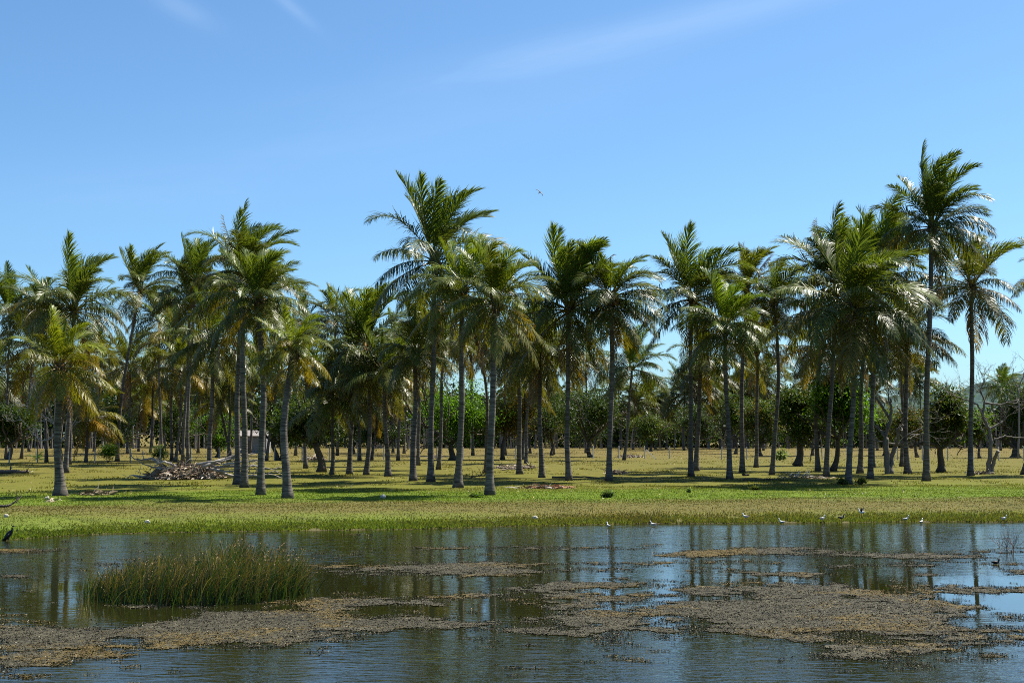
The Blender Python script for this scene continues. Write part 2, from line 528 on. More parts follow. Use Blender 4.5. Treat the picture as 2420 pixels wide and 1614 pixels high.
xs = np.unique(np.concatenate([np.linspace(-14000, -400, 12), np.linspace(-400, -60, 35), np.linspace(-60, 60, 241), np.linspace(60, 400, 35), np.linspace(400, 14000, 12)]))
ys = np.unique(np.concatenate([np.linspace(-200, 40, 9), np.linspace(40, 50, 6), np.linspace(50, 64, 71), np.linspace(64, 120, 90), np.linspace(120, 330, 60), np.linspace(330, 20000, 20)]))
def grid(mb, xs, ys, zf, col=None):
    X, Y = np.meshgrid(xs, ys, indexing='ij')
    Z = zf(X, Y)
    n, m = X.shape
    i = np.arange(n - 1)[:, None] * m; j = np.arange(m - 1)[None, :]
    q = np.stack([i + j, i + m + j, i + m + j + 1, i + j + 1], -1).reshape(-1, 4)
    mb.add(np.stack([X, Y, Z], -1).reshape(-1, 3), q, 0, col)
mb = MB(); grid(mb, xs, ys, ground_z)
o = mb.build('ground', GROUND); o['kind'] = 'structure'; o['label'] = 'grassy meadow ground sloping down to the pond'

mb = MB()
wx = np.linspace(-420, 420, 85); wy = np.linspace(-180, 57.5, 40)
grid(mb, wx, wy, lambda x, y: x * 0 + WATER_Z)
o = mb.build('water', WATER); o['kind'] = 'structure'; o['label'] = 'dark rippled pond water reflecting the palms'

mb = MB()
HY = 4500.0
def hill_z(x, y):
    px = x / (VS * HY / F) + 1210 / VS
    top = np.interp(px, [-3000, 0, 900, 1500, 1900, 2000, 2080, 2190, 2230, 2290, 2351, 2480, 2700, 3400], [925, 940, 965, 962, 935, 912, 905, 898, 878, 868, 856, 858, 880, 930])
    h = (995 - top) * VS * HY / F + CAM_H
    k = np.clip((y - (HY - 1100)) / 1100, 0, 1); k = k * k * (3 - 2 * k)
    b = np.clip((HY + 1200 - y) / 1200, 0, 1)
    return h * np.where(y <= HY, k, b) + (fbm(x * 0.007 + 90, y * 0.007, 31, 4) - 0.5) * 24 * k * b + (vnoise(x * .05, y * .05, 8) - .5) * 7 * k - 4
grid(mb, np.linspace(-4300, 4300, 700), np.linspace(HY - 1100, HY + 1200, 70), hill_z)
o = mb.build('hills', HILL); o['kind'] = 'structure'; o['label'] = 'haze-blue forested hill ridge on the far horizon'

# ------------------------------------------------------------------ grass blades
def grass_blades(n, x0, x1, y0, y1, hmin, hmax, wd, seed, near_shore=False, tuft=None):
    rg = np.random.default_rng(seed)
    x = rg.uniform(x0, x1, n)
    hs = 1.0
    if near_shore: hs = .45 + 1.1 * fbm(x * .7 + 200, x * .05 + 7, 61, 3)
    if near_shore: y = shore_y(x) + np.abs(rg.normal(0, 1.0, n)) * y1 + y0
    else: y = shore_y(x) + (y0 - 53.5) + (y1 - y0) * rg.random(n)
    keep = np.abs(x) < 0.40 * y + 3
    if near_shore: keep &= fbm(x * .9 + 700, (y - shore_y(x)) * .8 + 9, 67, 3) > .22
    if tuft is not None: keep &= fbm(x * 0.5 + 300, y * 0.35 + 50, seed, 3) > tuft
    hs = (np.ones(n) * hs)[keep]
    x, y = x[keep], y[keep]; k = len(x)
    c = np.stack([x, y, ground_z(x, y) - 0.01], 1)
    l = norm(np.stack([rg.normal(0.12, .35, k), rg.normal(0, .35, k), np.ones(k)], 1))
    w = norm(np.stack([np.ones(k), rg.normal(0, .5, k), np.zeros(k)], 1))
    b = rg.uniform(0.85, 1.55, (k, 1)); col = np.concatenate([b * rg.uniform(.85, 1.2, (k, 1)), b, b * .9], 1)
    return c, l, w, hs * rg.uniform(hmin, hmax, k), wd * rg.uniform(.6, 1.3, k), col
mb = MB()
for a in (dict(n=60000, x0=-28, x1=28, y0=0.0, y1=0.9, hmin=.05, hmax=.14, wd=.035, seed=1, near_shore=True),
          dict(n=120000, x0=-32, x1=32, y0=53.6, y1=80, hmin=.02, hmax=.055, wd=.04, seed=2),
          dict(n=26000, x0=-34, x1=34, y0=60, y1=82, hmin=.03, hmax=.09, wd=.04, seed=3, tuft=.58),
          dict(n=90000, x0=-60, x1=60, y0=78, y1=150, hmin=.04, hmax=.13, wd=.06, seed=4, tuft=.62),
          dict(n=26000, x0=-95, x1=95, y0=140, y1=280, hmin=.05, hmax=.16, wd=.10, seed=5, tuft=.5)):
    cards(mb, *grass_blades(**a)[:5], col=grass_blades(**a)[5])
o = mb.build('grass', GRASS, smooth=False); tag(o, 'short meadow grass covering the bank behind the pond', 'grass', kind='stuff')

# ------------------------------------------------------------------ leaf litter scattered on the grass
rg = np.random.default_rng(77); n = 2000
y = 66 + 120 * rg.random(n) ** 1.2; x = rg.uniform(-0.42, 0.42, n) * y
keep = fbm(x * .12 + 60, y * .08 + 40, 70, 3) > 0.44; x, y = x[keep], y[keep]; n = len(x)
cc = np.array([(.40, .34, .18), (.46, .41, .28), (.30, .21, .08), (.22, .15, .07)])[rg.integers(0, 4, n)]
l = norm(np.stack([rg.normal(0, 1, n), rg.normal(0, 1, n), rg.uniform(.1, .9, n)], 1)); w = norm(np.cross(l, rdir(rg, n)))
mb = MB(); cards(mb, np.stack([x, y, ground_z(x, y) + 0.02], 1), l, w, rg.uniform(.06, .20, n), rg.uniform(.03, .09, n), col=cc)
tag(mb.build('leaf_litter', DRY, smooth=False), 'pale fallen leaves and husk bits scattered over the grass', 'leaf litter', kind='stuff')

# ------------------------------------------------------------------ floating weed mats
MATS = [  # centre x, y and half sizes in photo units, weight
 (120, 1478, 260, 48, 1.1), (420, 1450, 330, 34, 1.2), (640, 1425, 240, 32, 1.2), (880, 1432, 260, 26, 1.1), (60, 1505, 190, 26, .9), (340, 1485, 140, 14, .7),
 (470, 1385, 280, 16, .8), (800, 1383, 330, 9, 1.0), (1120, 1372, 330, 10, 1.0), (1050, 1305, 150, 19, 1.3), (1290, 1385, 160, 14, .8),
 (1330, 1350, 180, 16, .9), (1500, 1375, 150, 20, .9), (1380, 1425, 190, 24, 1.1), (1620, 1354, 90, 7, 1.2), (1700, 1400, 250, 40, 1.2),
 (1900, 1380, 260, 38, 1.3), (1800, 1440, 260, 44, 1.1), (2050, 1430, 240, 44, 1.1), (2060, 1490, 220, 26, 1.0), (2200, 1350, 200, 16, 1.0), (2180, 1460, 190, 26, .8),
 (2280, 1420, 120, 16, .6), (1850, 1318, 110, 8, 1.3), (2130, 1318, 60, 6, 1.1), (2150, 1275, 220, 10, .9), (1800, 1265, 250, 9, .8), (1650, 1290, 260, 9, .8),
 (1420, 1258, 140, 9, .6), (1560, 1275, 130, 10, .8), (900, 1262, 170, 8, .6), (760, 1300, 110, 6, .5), (1330, 1310, 160, 9, .9), (1180, 1335, 120, 7, .5), (1960, 1300, 260, 6, .6),
 (30, 1265, 110, 6, .7), (40, 1325, 60, 7, .7), (180, 1310, 70, 4, .5), (1060, 1442, 110, 8, .6), (1110, 1490, 50, 6, .5), (2290, 1505, 90, 10, .7), (2330, 1310, 60, 8, .7), (700, 1405, 250, 9, .5),
 (1290, 1452, 120, 7, .8), (1470, 1442, 90, 8, .9), (2220, 1395, 90, 7, .7), (60, 1412, 50, 4, .6), (2300, 1445, 110, 34, .8), (1560, 1405, 140, 18, .9), (940, 1412, 220, 12, .8), (250, 1450, 300, 30, .9), (1480, 1330, 120, 6, .6)]
def weed_density(x, y):
    s = np.zeros_like(x)
    for (vx, vy, rx, ry, wt) in MATS:
        X0, Y0 = gp(vx, vy, WATER_Z)
        ya = gp(vx, vy + ry, WATER_Z)[1]; yb = gp(vx, vy - ry, WATER_Z)[1]
        yc, hy = (ya + yb) / 2, (yb - ya) / 2
        hx = rx * m_per_v(Y0)
        d = ((x - X0) / hx) ** 2 + ((y - yc) / hy) ** 2
        s = np.maximum(s, wt * np.exp(-d * 0.9))
    nz = fbm(x * 0.55 + 100, y * 0.75 + 20, 41, 5) - 0.5
    nf = fbm(x * 2.6 + 100, y * 3.2 + 20, 47, 4) - 0.5
    return s + nz * 1.6 + nf * 1.1 - 0.45
def weed_colour(x, y, rg):
    n = len(x)
    g = rg.random((n, 1))
    col = np.array([(.080, .072, .044)]) * (0.6 + 0.9 * g)
    och = fbm(x * .45 + 20, y * .6 + 77, 53, 3) + .25 * (rg.random(n) - .5)
    k = och > 0.60
    col[k] = np.array([(.135, .098, .030)]) * (0.6 + 0.8 * g[k])
    return col
gx = np.arange(-17, 17, 0.075); gy = np.arange(19.5, 53, 0.10)
X, Y = np.meshgrid(gx, gy, indexing='ij')
rg = np.random.default_rng(8)
D = weed_density(X, Y)
X = X + rg.uniform(-.03, .03, X.shape); Y = Y + rg.uniform(-.04, .04, X.shape)
nx_, ny_ = X.shape
i = np.arange(nx_ - 1)[:, None] * ny_; j = np.arange(ny_ - 1)[None, :]
q = np.stack([i + j, i + ny_ + j, i + ny_ + j + 1, i + j + 1], -1).reshape(-1, 4)
Dc = (D[:-1, :-1] + D[1:, :-1] + D[1:, 1:] + D[:-1, 1:]).reshape(-1) / 4
q = q[Dc > 0.26]
used = np.unique(q); remap = np.full(X.size, -1); remap[used] = np.arange(len(used))
xv, yv = X.ravel()[used], Y.ravel()[used]
zv = WATER_Z + 0.006 + 0.012 * rg.random(len(used)) * np.clip(D.ravel()[used] * 3, 0, 1)
mb = MB(); mb.add(np.stack([xv, yv, zv], 1), remap[q], 0, weed_colour(xv, yv, rg) * .80)
# leaflets and stems standing out of the mat
n = 1900000
x = rg.uniform(-17, 17, n); y = 19.5 + 33.5 * rg.random(n) ** 1.5
k = np.abs(x) < .39 * y; x, y = x[k], y[k]
dd = weed_density(x, y); k = (dd > .28 * rg.random(len(x)) ** 1.5 - .04) & (rg.random(len(x)) < .62); x, y = x[k], y[k]; n = len(x)
l = norm(np.stack([rg.normal(0, 1, n), rg.normal(0, 1, n), np.abs(rg.normal(.05, .10, n))], 1)); w = norm(np.cross(l, rdir(rg, n)))
col = weed_colour(x, y, rg); k = rg.random(n) < .05; col[k] = (.36, .32, .23)
cards(mb, np.stack([x, y, np.full(n, WATER_Z + .012)], 1), l, w, rg.uniform(.014, .038, n), rg.uniform(.011, .024, n), col=col)
print('weed', n, len(q))
tag(mb.build('floating_weed', WEED, smooth=False), 'ragged grey brown mats of water weed floating on the pond', 'water weed', kind='stuff')

# ------------------------------------------------------------------ reed clump in the water
def reeds():
    rg = np.random.default_rng(21)
    cx, cy = gp(455, 1366, WATER_Z); hw = 238 * m_per_v(cy); hd = 2.0
    t = thing('reed_clump', 'dense clump of green and brown reeds standing in the pond', 'reeds', (cx, cy, WATER_Z))
    def stems(n, hlo, hhi, wd, cols, lean, nm, seg=5, droop=0.25):
        x = rg.uniform(-1, 1, n); yy = rg.uniform(-1, 1, n)
        k = (x ** 2 * 1.0 + yy ** 2 < 1.0) & (fbm(x * 3 + 10, yy * 2 + 5, 3, 3) > .30 * np.abs(x) ** .6)
        x, yy = x[k], yy[k]; n = len(x)
        prof = 0.78 + 0.30 * np.clip(np.abs(x + .25) , 0, 1) * (x > -.25) - 0.50 * np.clip(np.abs(x) - .55, 0, 1) + .55 * (fbm(x * 3.4 + 9, yy * .6 + 4, 4, 3) - .5) + np.where(x < -.45, (x + .45) * -.12, 0)
        p = np.stack([x * hw, yy * hd, np.zeros(n) - .02], 1)
        h = rg.uniform(hlo, hhi, n) * prof
        d = norm(np.stack([rg.normal(.10, lean, n), rg.normal(0, lean, n), np.ones(n)], 1))
        pts = [p.copy()]; 
        bend = np.stack([rg.normal(.5, .6, n), rg.normal(0, .5, n), -np.abs(rg.normal(0, .5, n))], 1) * droop
        for s in range(seg):
            d = norm(d + bend * ((s + 1) / seg) ** 1.6)
            p = p + d * (h / seg)[:, None]; pts.append(p.copy())
        w = norm(np.stack([np.ones(n), rg.normal(0, .6, n), np.zeros(n)], 1))
        wdv = wd * rg.uniform(.6, 1.4, n)
        V, C = [], []
        ci = cols[0][rg.integers(0, len(cols[0]), n)]; ct = cols[1][rg.integers(0, len(cols[1]), n)]
        for s in range(seg + 1):
            u = s / seg; ww = (w * (wdv * (1 - u * .8))[:, None]) * .5
            V += [pts[s] - ww, pts[s] + ww]; cc = ci * (1 - u ** 1.5) + ct * u ** 1.5; C += [cc, cc]
        V = np.stack(V, 1); C = np.stack(C, 1)
        base = (np.arange(n) * (2 * seg + 2))[:, None, None]; sg = (np.arange(seg) * 2)[None, :, None]
        q = (base + sg + np.array([0, 1, 3, 2])[None, None, :]).reshape(-1, 4)
        mb = MB(); mb.add(V.reshape(-1, 3), q, 0, C.reshape(-1, 3), np.repeat(rg.random(n), 2 * seg + 2))
        o = mb.build(nm, REED, t); o['kind'] = 'stuff'
        return pts[-1], d
    green = np.array([(.034, .072, .011), (.052, .10, .017), (.024, .048, .010)])
    brown = np.array([(.22, .165, .06), (.16, .115, .035), (.27, .21, .08)])
    tips, d = stems(4000, .6, 1.20, .020, (green, np.vstack([green * 1.2, green, brown])), .10, 'green_stem_mass')
    stems(2400, .6, 1.2, .018, (np.vstack([brown * .6, green]), brown), .16, 'dry_stem_mass', 5, .45)
    stems(1500, .2, .5, .022, (np.array([(.06, .10, .015), (.09, .12, .02)]), np.array([(.10, .14, .02)])), .30, 'low_leaf_mass', 4, .6)
    hw0, hd0 = hw, hd; hw, hd = hw * 1.12, hd * 1.25
    stems(520, .55, 1.15, .019, (green, np.vstack([green * 1.3, brown])), .17, 'straggler_mass', 6, .4)
    hw, hd = hw0 * .9, hd0 * .8
    stems(700, 1.0, 1.42, .017, (green * 1.1, np.vstack([brown, green * 1.4])), .13, 'tall_stem_mass', 6, .3)
    hw, hd = hw0, hd0
    # seed heads
    k = rg.random(len(tips)) < .09; tp, dd = tips[k], d[k]; m = len(tp) * 4
    c = np.repeat(tp, 4, 0) + rg.normal(0, .015, (m, 3)); l = norm(np.repeat(dd, 4, 0) + rg.normal(.1, .6, (m, 3)))
    w = norm(np.cross(l, rdir(rg, m)))
    mb = MB(); cards(mb, c, l, w, rg.uniform(.03, .08, m), .018, col=np.array([(.17, .11, .045), (.22, .155, .075)])[rg.integers(0, 2, m)])
    mb.build('seed_head_mass', DRY, t, smooth=False)
reeds()

# ------------------------------------------------------------------ coconut fronds (a library shared by every palm)
NOM = 3.5
#        e0  grav  wind  base tip  vee  hang  leaflet len  n   width
CLS = [(86, 0.10, 0.10, 22,   8,   25, 0.05, 0.60, 50, .050),    # 0 spear
       (66, 1.25, 0.36, 47,  18,   24, 0.30, 0.98, 88, .043),    # 1 young, upright
       (47, 1.40, 0.32, 56,  24,   12, 0.75, 1.02, 86, .043),    # 2 arching
       (22, 1.50, 0.24, 70,  36,   -6, 1.70, 1.05, 86, .041),    # 3 spreading
       (-6, 1.40, 0.18, 68,  36,  -10, 1.90, 1.00, 82, .041),    # 4 drooping
       (-42, 1.25, 0.12, 58, 30,  -10, 1.80, 0.88, 70, .042),    # 5 hanging
       (-62, 1.60, 0.08, 48, 20,  -10, 2.60, 0.62, 46, .040),    # 6 dead
       (66, 0.35, 0.25, 64,  30,  -20, 1.30, 0.62, 46, .042)]    # 7 old ragged one still upright
NAZ = 12
DOWN = np.array([0, 0, -1.0]); WIND = np.array([1.0, -0.12, 0.05])

def frond_arrays(cls, az, seed):
    e0, g, wnd, ab, at_, vee, hang, llen, nl, wid = CLS[cls]
    rg = np.random.default_rng(seed)
    e0 = R(e0 + rg.uniform(-6, 6)); g *= rg.uniform(.62, 1.35); wnd *= rg.uniform(.3, 1.9)
    M = 26; L = NOM * (0.8 if cls == 0 else rg.uniform(.92, 1.06))
    ca, sa = math.cos(az), math.sin(az)
    d = np.array([math.cos(e0) * ca, math.cos(e0) * sa, math.sin(e0)])
    twist = rg.uniform(-.5, .5)
    b = np.array([-sa, ca, 0.0])
    p = np.zeros(3); P, D, B = [p.copy()], [d.copy()], [b.copy()]
    for i in range(M):
        s = (i + .5) / M; ds = 1.0 / M
        d = norm(d + (DOWN * g * (.25 + 1.5 * s) + WIND * wnd * (.3 + 1.4 * s)) * ds)
        b = norm(b - d * (b @ d) + np.cross(d, b) * twist * ds)
        p = p + d * L * ds
        P.append(p.copy()); D.append(d.copy()); B.append(b.copy())
    P, D, B = np.array(P), np.array(D), np.array(B); Nn = np.cross(D, B)
    mb = MB()
    r = np.interp(np.linspace(0, 1, 9), [0, .06, .25, 1], [.060, .035, .022, .006])
    idx = np.linspace(0, M, 9).astype(int)
    rc = np.array([(1.9, 1.35, 1.3)] * 9)
    tube(mb, P[idx], r, 4, 0, rc, 0.5, cap=False)
    # leaflets
    s = np.linspace(.17 if cls < 6 else .22, .995, nl)
    t = s * M; i0 = np.minimum(t.astype(int), M - 1); fr = (t - i0)[:, None]
    V, Q, C, A = [], [], [], []
    u = (s - s[0]) / (1 - s[0])
    prof = np.interp(u, [0, .12, .4, .75, 1], [.55, .85, 1.0, .72, .34])
    K = 3
    for side in (-1, 1):
        m = nl
        keep = rg.random(m) > (0.0 if cls < 4 else (.10 if cls < 6 else .25))
        j = rg.normal(0, .13, m)
        p0 = P[i0] * (1 - fr) + P[i0 + 1] * fr
        dd = norm(D[i0] * (1 - fr) + D[i0 + 1] * fr); bb = norm(B[i0]); nn = norm(Nn[i0])
        th = np.radians(np.interp(u, [0, .2, 1], [ab * 1.1, ab, at_])) + j
        ph = np.radians(vee) + rg.normal(0, .20, m)
        l = dd * np.cos(th)[:, None] + (bb * side * np.cos(ph)[:, None] + nn * np.sin(ph)[:, None]) * np.sin(th)[:, None]
        ln = llen * prof * rg.uniform(.85, 1.12, m) * L / NOM
        wd = wid * rg.uniform(.8, 1.2, m) * np.interp(u, [0, .5, 1], [.9, 1, .7])
        hg = hang * rg.uniform(.6, 1.5, m)
        p = p0; sec = []
        wv = norm(dd - l * np.sum(dd * l, 1, keepdims=True))
        shapes = [.55, 1.0, .75, .12]
        for k in range(K + 1):
            wk = norm(wv - l * np.sum(wv * l, 1, keepdims=True))
            sec.append((p - wk * (wd * shapes[k] * .5)[:, None], p + wk * (wd * shapes[k] * .5)[:, None]))
            if k < K:
                p = p + l * (ln / K)[:, None]
                l = norm(l + (DOWN * hg[:, None] + WIND * (.5 * wnd + .16)) / K * (1 + .4 * k))
        v = np.stack([x for sc in sec for x in sc], 1)[keep]
        m = len(v)
        q = (np.arange(m) * (2 * K + 2))[:, None, None] + (np.arange(K) * 2)[None, :, None] + np.array([0, 1, 3, 2])[None, None, :]
        var = rg.random(m)
        tipc = np.ones((m, 2 * K + 2, 3)); dry = rg.random(m) < (.10 if cls < 3 else .35)
        tipc[dry, -2:, :] = (2.2, 1.35, 1.1)
        mb.add(v.reshape(-1, 3), q.reshape(-1, 4), 0, tipc.reshape(-1, 3), np.repeat(var, 2 * K + 2))
    return mb

FL = {}
def frond_mesh(cls, bin_, var):
    k = (cls, bin_, var)
    if k not in FL: FL[k] = frond_arrays(cls, (bin_ + .5) * 2 * math.pi / NAZ, 1000 + cls * 100 + bin_ * 7 + var).mesh('frond', [FROND], smooth=False)
    return FL[k]

G_YOUNG = np.array((.125, .185, .020)); G_MID = np.array((.108, .138, .023)); G_OLD = np.array((.135, .140, .030))
G_YEL = np.array((.30, .205, .022)); G_DEAD = np.array((.215, .155, .095)); G_GREY = np.array((.17, .15, .115))

def crown_plan(rg, n, up, skirt, dead, ragged):
    """list of (class, azimuth, elevation shift, scale, colour)"""
    out = []
    a0 = rg.uniform(0, 6.28); span = rg.uniform(104, 126); gap = rg.uniform(.1, 6.2)
    for i in range(n):
        t = (i + .5) / n
        t = t ** (up * 1.08)
        az = a0 + i * 2.39996 + rg.normal(0, .18)
        el = 88 - span * t + rg.normal(0, 7)
        if gap and abs((az - gap + math.pi) % (2 * math.pi) - math.pi) < .45 and .25 < t < .9 and rg.random() < .75: continue
        el -= 8
        if i == 0: c = 0; el = 82
        elif el > 57: c = 1
        elif el > 35: c = 2
        elif el > 8: c = 3
        elif el > -22: c = 4
        else: c = 5
        if c == 5 and skirt < 1 and rg.random() > skirt: c = 4; el = -10 + rg.normal(0, 6)
        ec = CLS[c][0]
        if t < .25: col = G_YOUNG * (1 - t * 2) + G_MID * t * 2
        elif t < .6: col = G_MID
        else: col = G_MID + (G_OLD - G_MID) * min(1, (t - .6) / .3)
        if c >= 4 and rg.random() < .17: col = col * .5 + G_YEL * .5 * rg.uniform(.5, 1.0)
        if c == 3 and rg.random() < .12: col = col * .6 + G_YEL * .3
        sc = rg.uniform(.80, 1.10) * (0.92 if c == 0 else 1)
        out.append((c, az, max(-14, min(14, el - ec)), sc, col * rg.uniform(.85, 1.15)))
    for i in range((dead + 1) // 2):
        out.append((6, rg.uniform(0, 6.28), rg.normal(0, 6), rg.uniform(.75, 1.0), G_DEAD * rg.uniform(.6, 1.15)))
    for i in range(ragged):
        out.append((7, rg.choice([math.pi, 0, math.pi * .8, .6, 3.6]) + rg.normal(0, .35), rg.normal(0, 8), rg.uniform(.72, .92), G_GREY * rg.uniform(.8, 1.1)))
    return out

def frond_place(rg, c, az, de, sc):
    az = az % (2 * math.pi); bn = int(az / (2 * math.pi) * NAZ) % NAZ
    res = az - (bn + .5) * 2 * math.pi / NAZ
    ax = Vector((math.sin(az), -math.cos(az), 0))
    M = Matrix.Rotation(R(de), 4, ax) @ Matrix.Rotation(res, 4, 'Z') @ Matrix.Scale(sc, 4)
    return bn, M

def trunk_curve(rg, base, top, bend, n=26):
    t = np.linspace(0, 1, n)[:, None]
    b, e = np.asarray(base, float), np.asarray(top, float)
    p = b * (1 - t) + e * t
    side = np.array([1.0, rg.uniform(-.5, .5), 0])
    p = p + side * bend * np.sin(t * math.pi) + np.array([1., 0, 0]) * .04 * np.sin(t * 9 + rg.uniform(0, 6))
    return p

def build_trunk(root, rg, H, dx, dy, r, swell, bend, n=26, sides=12):
    bend = bend + rg.normal(0, .10)
    p = trunk_curve(rg, (0, 0, -.12), (dx, dy, H), bend, n)
    h = np.maximum(p[:, 2], 0)
    rad = r * (1.0 - .22 * h / H) * (1 + .05 * np.sin(h * 5 + rg.uniform(0, 6)) * rg.random(n)) + r * swell * np.exp(-h / .42) + r * .22 * np.exp(-h / 1.6)
    rad[-3:] *= (1.05, 1.15, 1.0)
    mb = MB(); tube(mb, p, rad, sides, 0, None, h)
    return mb.build('trunk', TRUNK, root)

def nuts(root, rg, top, n, col, fl):
    for i in range(n):
        a = rg.uniform(2.9, 6.5); rr = rg.uniform(.26, .50)
        mb = MB(); lump(mb, (0, 0, 0), np.array((.12, .12, .15)), int(rg.integers(1e6)), .06, 0, np.array(col) * rg.uniform(.7, 1.2), 10, 8)
        o = mb.build('coconut', HUSK, root)
        o.location = (top[0] + rr * math.cos(a), top[1] + rr * math.sin(a), top[2] - rg.uniform(.15, .65))

def flower_stalk(root, rg, top, col, n=3):
    for i in range(n):
        a = rg.uniform(3.6, 5.8); mb = MB()
        for k in range(14):
            e = np.array([math.cos(a) * .85, math.sin(a) * .85, -.45]) + rg.normal(0, .20, 3)
            t = np.linspace(0, 1, 6)[:, None]
            pts = e * t + np.array([0, 0, 1.]) * (.25 * np.sin(t * 2.4)) - np.array([0, 0, 1.]) * .25 * t ** 2
            tube(mb, pts, np.linspace(.026, .012, 6), 4, 0, np.array(col) * rg.uniform(.7, 1.2), None, False)
        o = mb.build('flower_stalk', HUSK, root); o.location = top

def sheath(root, rg, top, r):
    """brown fibre and old leaf bases wrapped round the top of the trunk"""
    mb = MB()
    for i in range(14):
        a = i * 2.4; d = np.array([math.cos(a), math.sin(a), 0]); z = -.75 + .055 * i
        pts = np.array([d * r * .55 + (0, 0, z), d * r * 1.25 + (0, 0, z + .28), d * r * 2.2 + (0, 0, z + .55)])
        tube(mb, pts, [.075, .06, .03], 5, 0, np.array((.11, .075, .04)) * rg.uniform(.5, 1.5), None)
    lump(mb, (0, 0, -.25), (r * 1.35, r * 1.35, .5), 3, .15, 0, (.09, .065, .035), 10, 8)
    o = mb.build('leaf_sheath', BARK, root); o.location = top

def palm(label, bx, by, cx, cy, fl, n=32, up=1.0, skirt=1.0, dead=2, ragged=0, tintc=(1, 1, 1), rad=.165, swell=.62, bend=0.0, coco=0, ncol=(.20, .10, .04), stalk=0, seed=0, group='coconut palms in the front rows by the pond', solo=False):
    rg = np.random.default_rng(5000 + seed)
    X, Y = gp(bx, by, 0.0)
    Z = float(ground_z(X, Y))
    dyy = rg.uniform(-.4, .4)
    cX, cZ = at(cx, cy, Y + dyy)
    root = thing('coconut_palm', label, 'palm tree', (X, Y, Z), group)
    top = (cX - X, dyy, cZ - Z)
    build_trunk(root, rg, top[2], top[0], top[1], rad * rg.uniform(.93, 1.07), swell, bend)
    sheath(root, rg, top, rad)
    tilt = Matrix.Rotation(rg.normal(0, .07), 4, 'X') @ Matrix.Rotation(rg.normal(.04, .08), 4, 'Y')
    s = fl * 1.04 * m_per_v(Y) / NOM
    for (c, az, de, sc, col) in crown_plan(rg, int(n * 1.10), up, skirt, dead, ragged):
        bn, M = frond_place(rg, c, az, de, sc * s)
        o = bpy.data.objects.new('frond', frond_mesh(c, bn, int(rg.integers(4)))); COL.objects.link(o); o.parent = root
        off = Vector((math.cos(az), math.sin(az), 0)) * (.10 if c < 6 else .16) + Vector((0, 0, {0: .1, 1: .05, 2: 0, 3: -.08, 4: -.16, 5: -.26, 6: -.42, 7: 0}[c]))
        o.matrix_local = Matrix.Translation(Vector(top)) @ tilt @ Matrix.Translation(off) @ M
        cc = col * np.asarray(tintc); o.color = (*[float(v) for v in cc], 1)
    if coco: nuts(root, rg, top, coco, ncol, fl)
    if stalk: flower_stalk(root, rg, top, ncol, stalk)
    return root

# ---- far palms: one trunk and one whole crown each, the crown meshes shared
FC = {}
def far_crown(k, style):
    if (k, style) in FC: return FC[(k, style)]
    rg = np.random.default_rng(9000 + k * 10 + style)
    mb = MB()
    up, sk, dead = [(1.05, 1.0, 2), (.85, 1.0, 4), (1.35, .5, 1)][style]
    for (c, az, de, sc, col) in crown_plan(rg, 30, up, sk, dead, 0):
        bn, M = frond_place(rg, c, az, de, sc)
        src = frond_arrays(c, (bn + .5) * 2 * math.pi / NAZ, 3000 + int(rg.integers(1e5)))
        off = np.array([math.cos(az) * .1, math.sin(az) * .1, -.3 * (c > 4)])
        Mn = np.array(M)
        for v, q, m, cc, a in zip(src.v, src.q, src.m, src.c, src.a):
            mb.v.append(v @ Mn[:3, :3].T + off); mb.m.append(m); mb.c.append(cc * col); mb.a.append(a)
        mb.q += [q + mb.n for q in src.q]; mb.n += src.n
    FC[(k, style)] = mb.mesh('crown', [FROND], smooth=False)
    return FC[(k, style)]

def far_palm(label, bx, by, cx, cy, fl, style=0, tintc=(1, 1, 1), rad=.15, bend=0, seed=0, group='coconut palms in the back rows of the grove'):
    rg = np.random.default_rng(7000 + seed)
    X, Y = gp(bx, by, 0.0); Z = float(ground_z(X, Y)); cX, cZ = at(cx, cy, Y)
    root = thing('coconut_palm', label, 'palm tree', (X, Y, Z), group)
    top = (cX - X, 0, cZ - Z)
    build_trunk(root, rg, top[2], top[0], 0, rad, .5, bend, 14, 8)
    o = bpy.data.objects.new('crown', far_crown(seed % 4, style)); COL.objects.link(o); o.parent = root
    s = fl * 1.04 * m_per_v(Y) / NOM
    o.matrix_local = Matrix.Translation(top) @ Matrix.Rotation(rg.uniform(-.5, .5), 4, 'Z') @ Matrix.Scale(s, 4)
    o.color = (*tintc, 1)

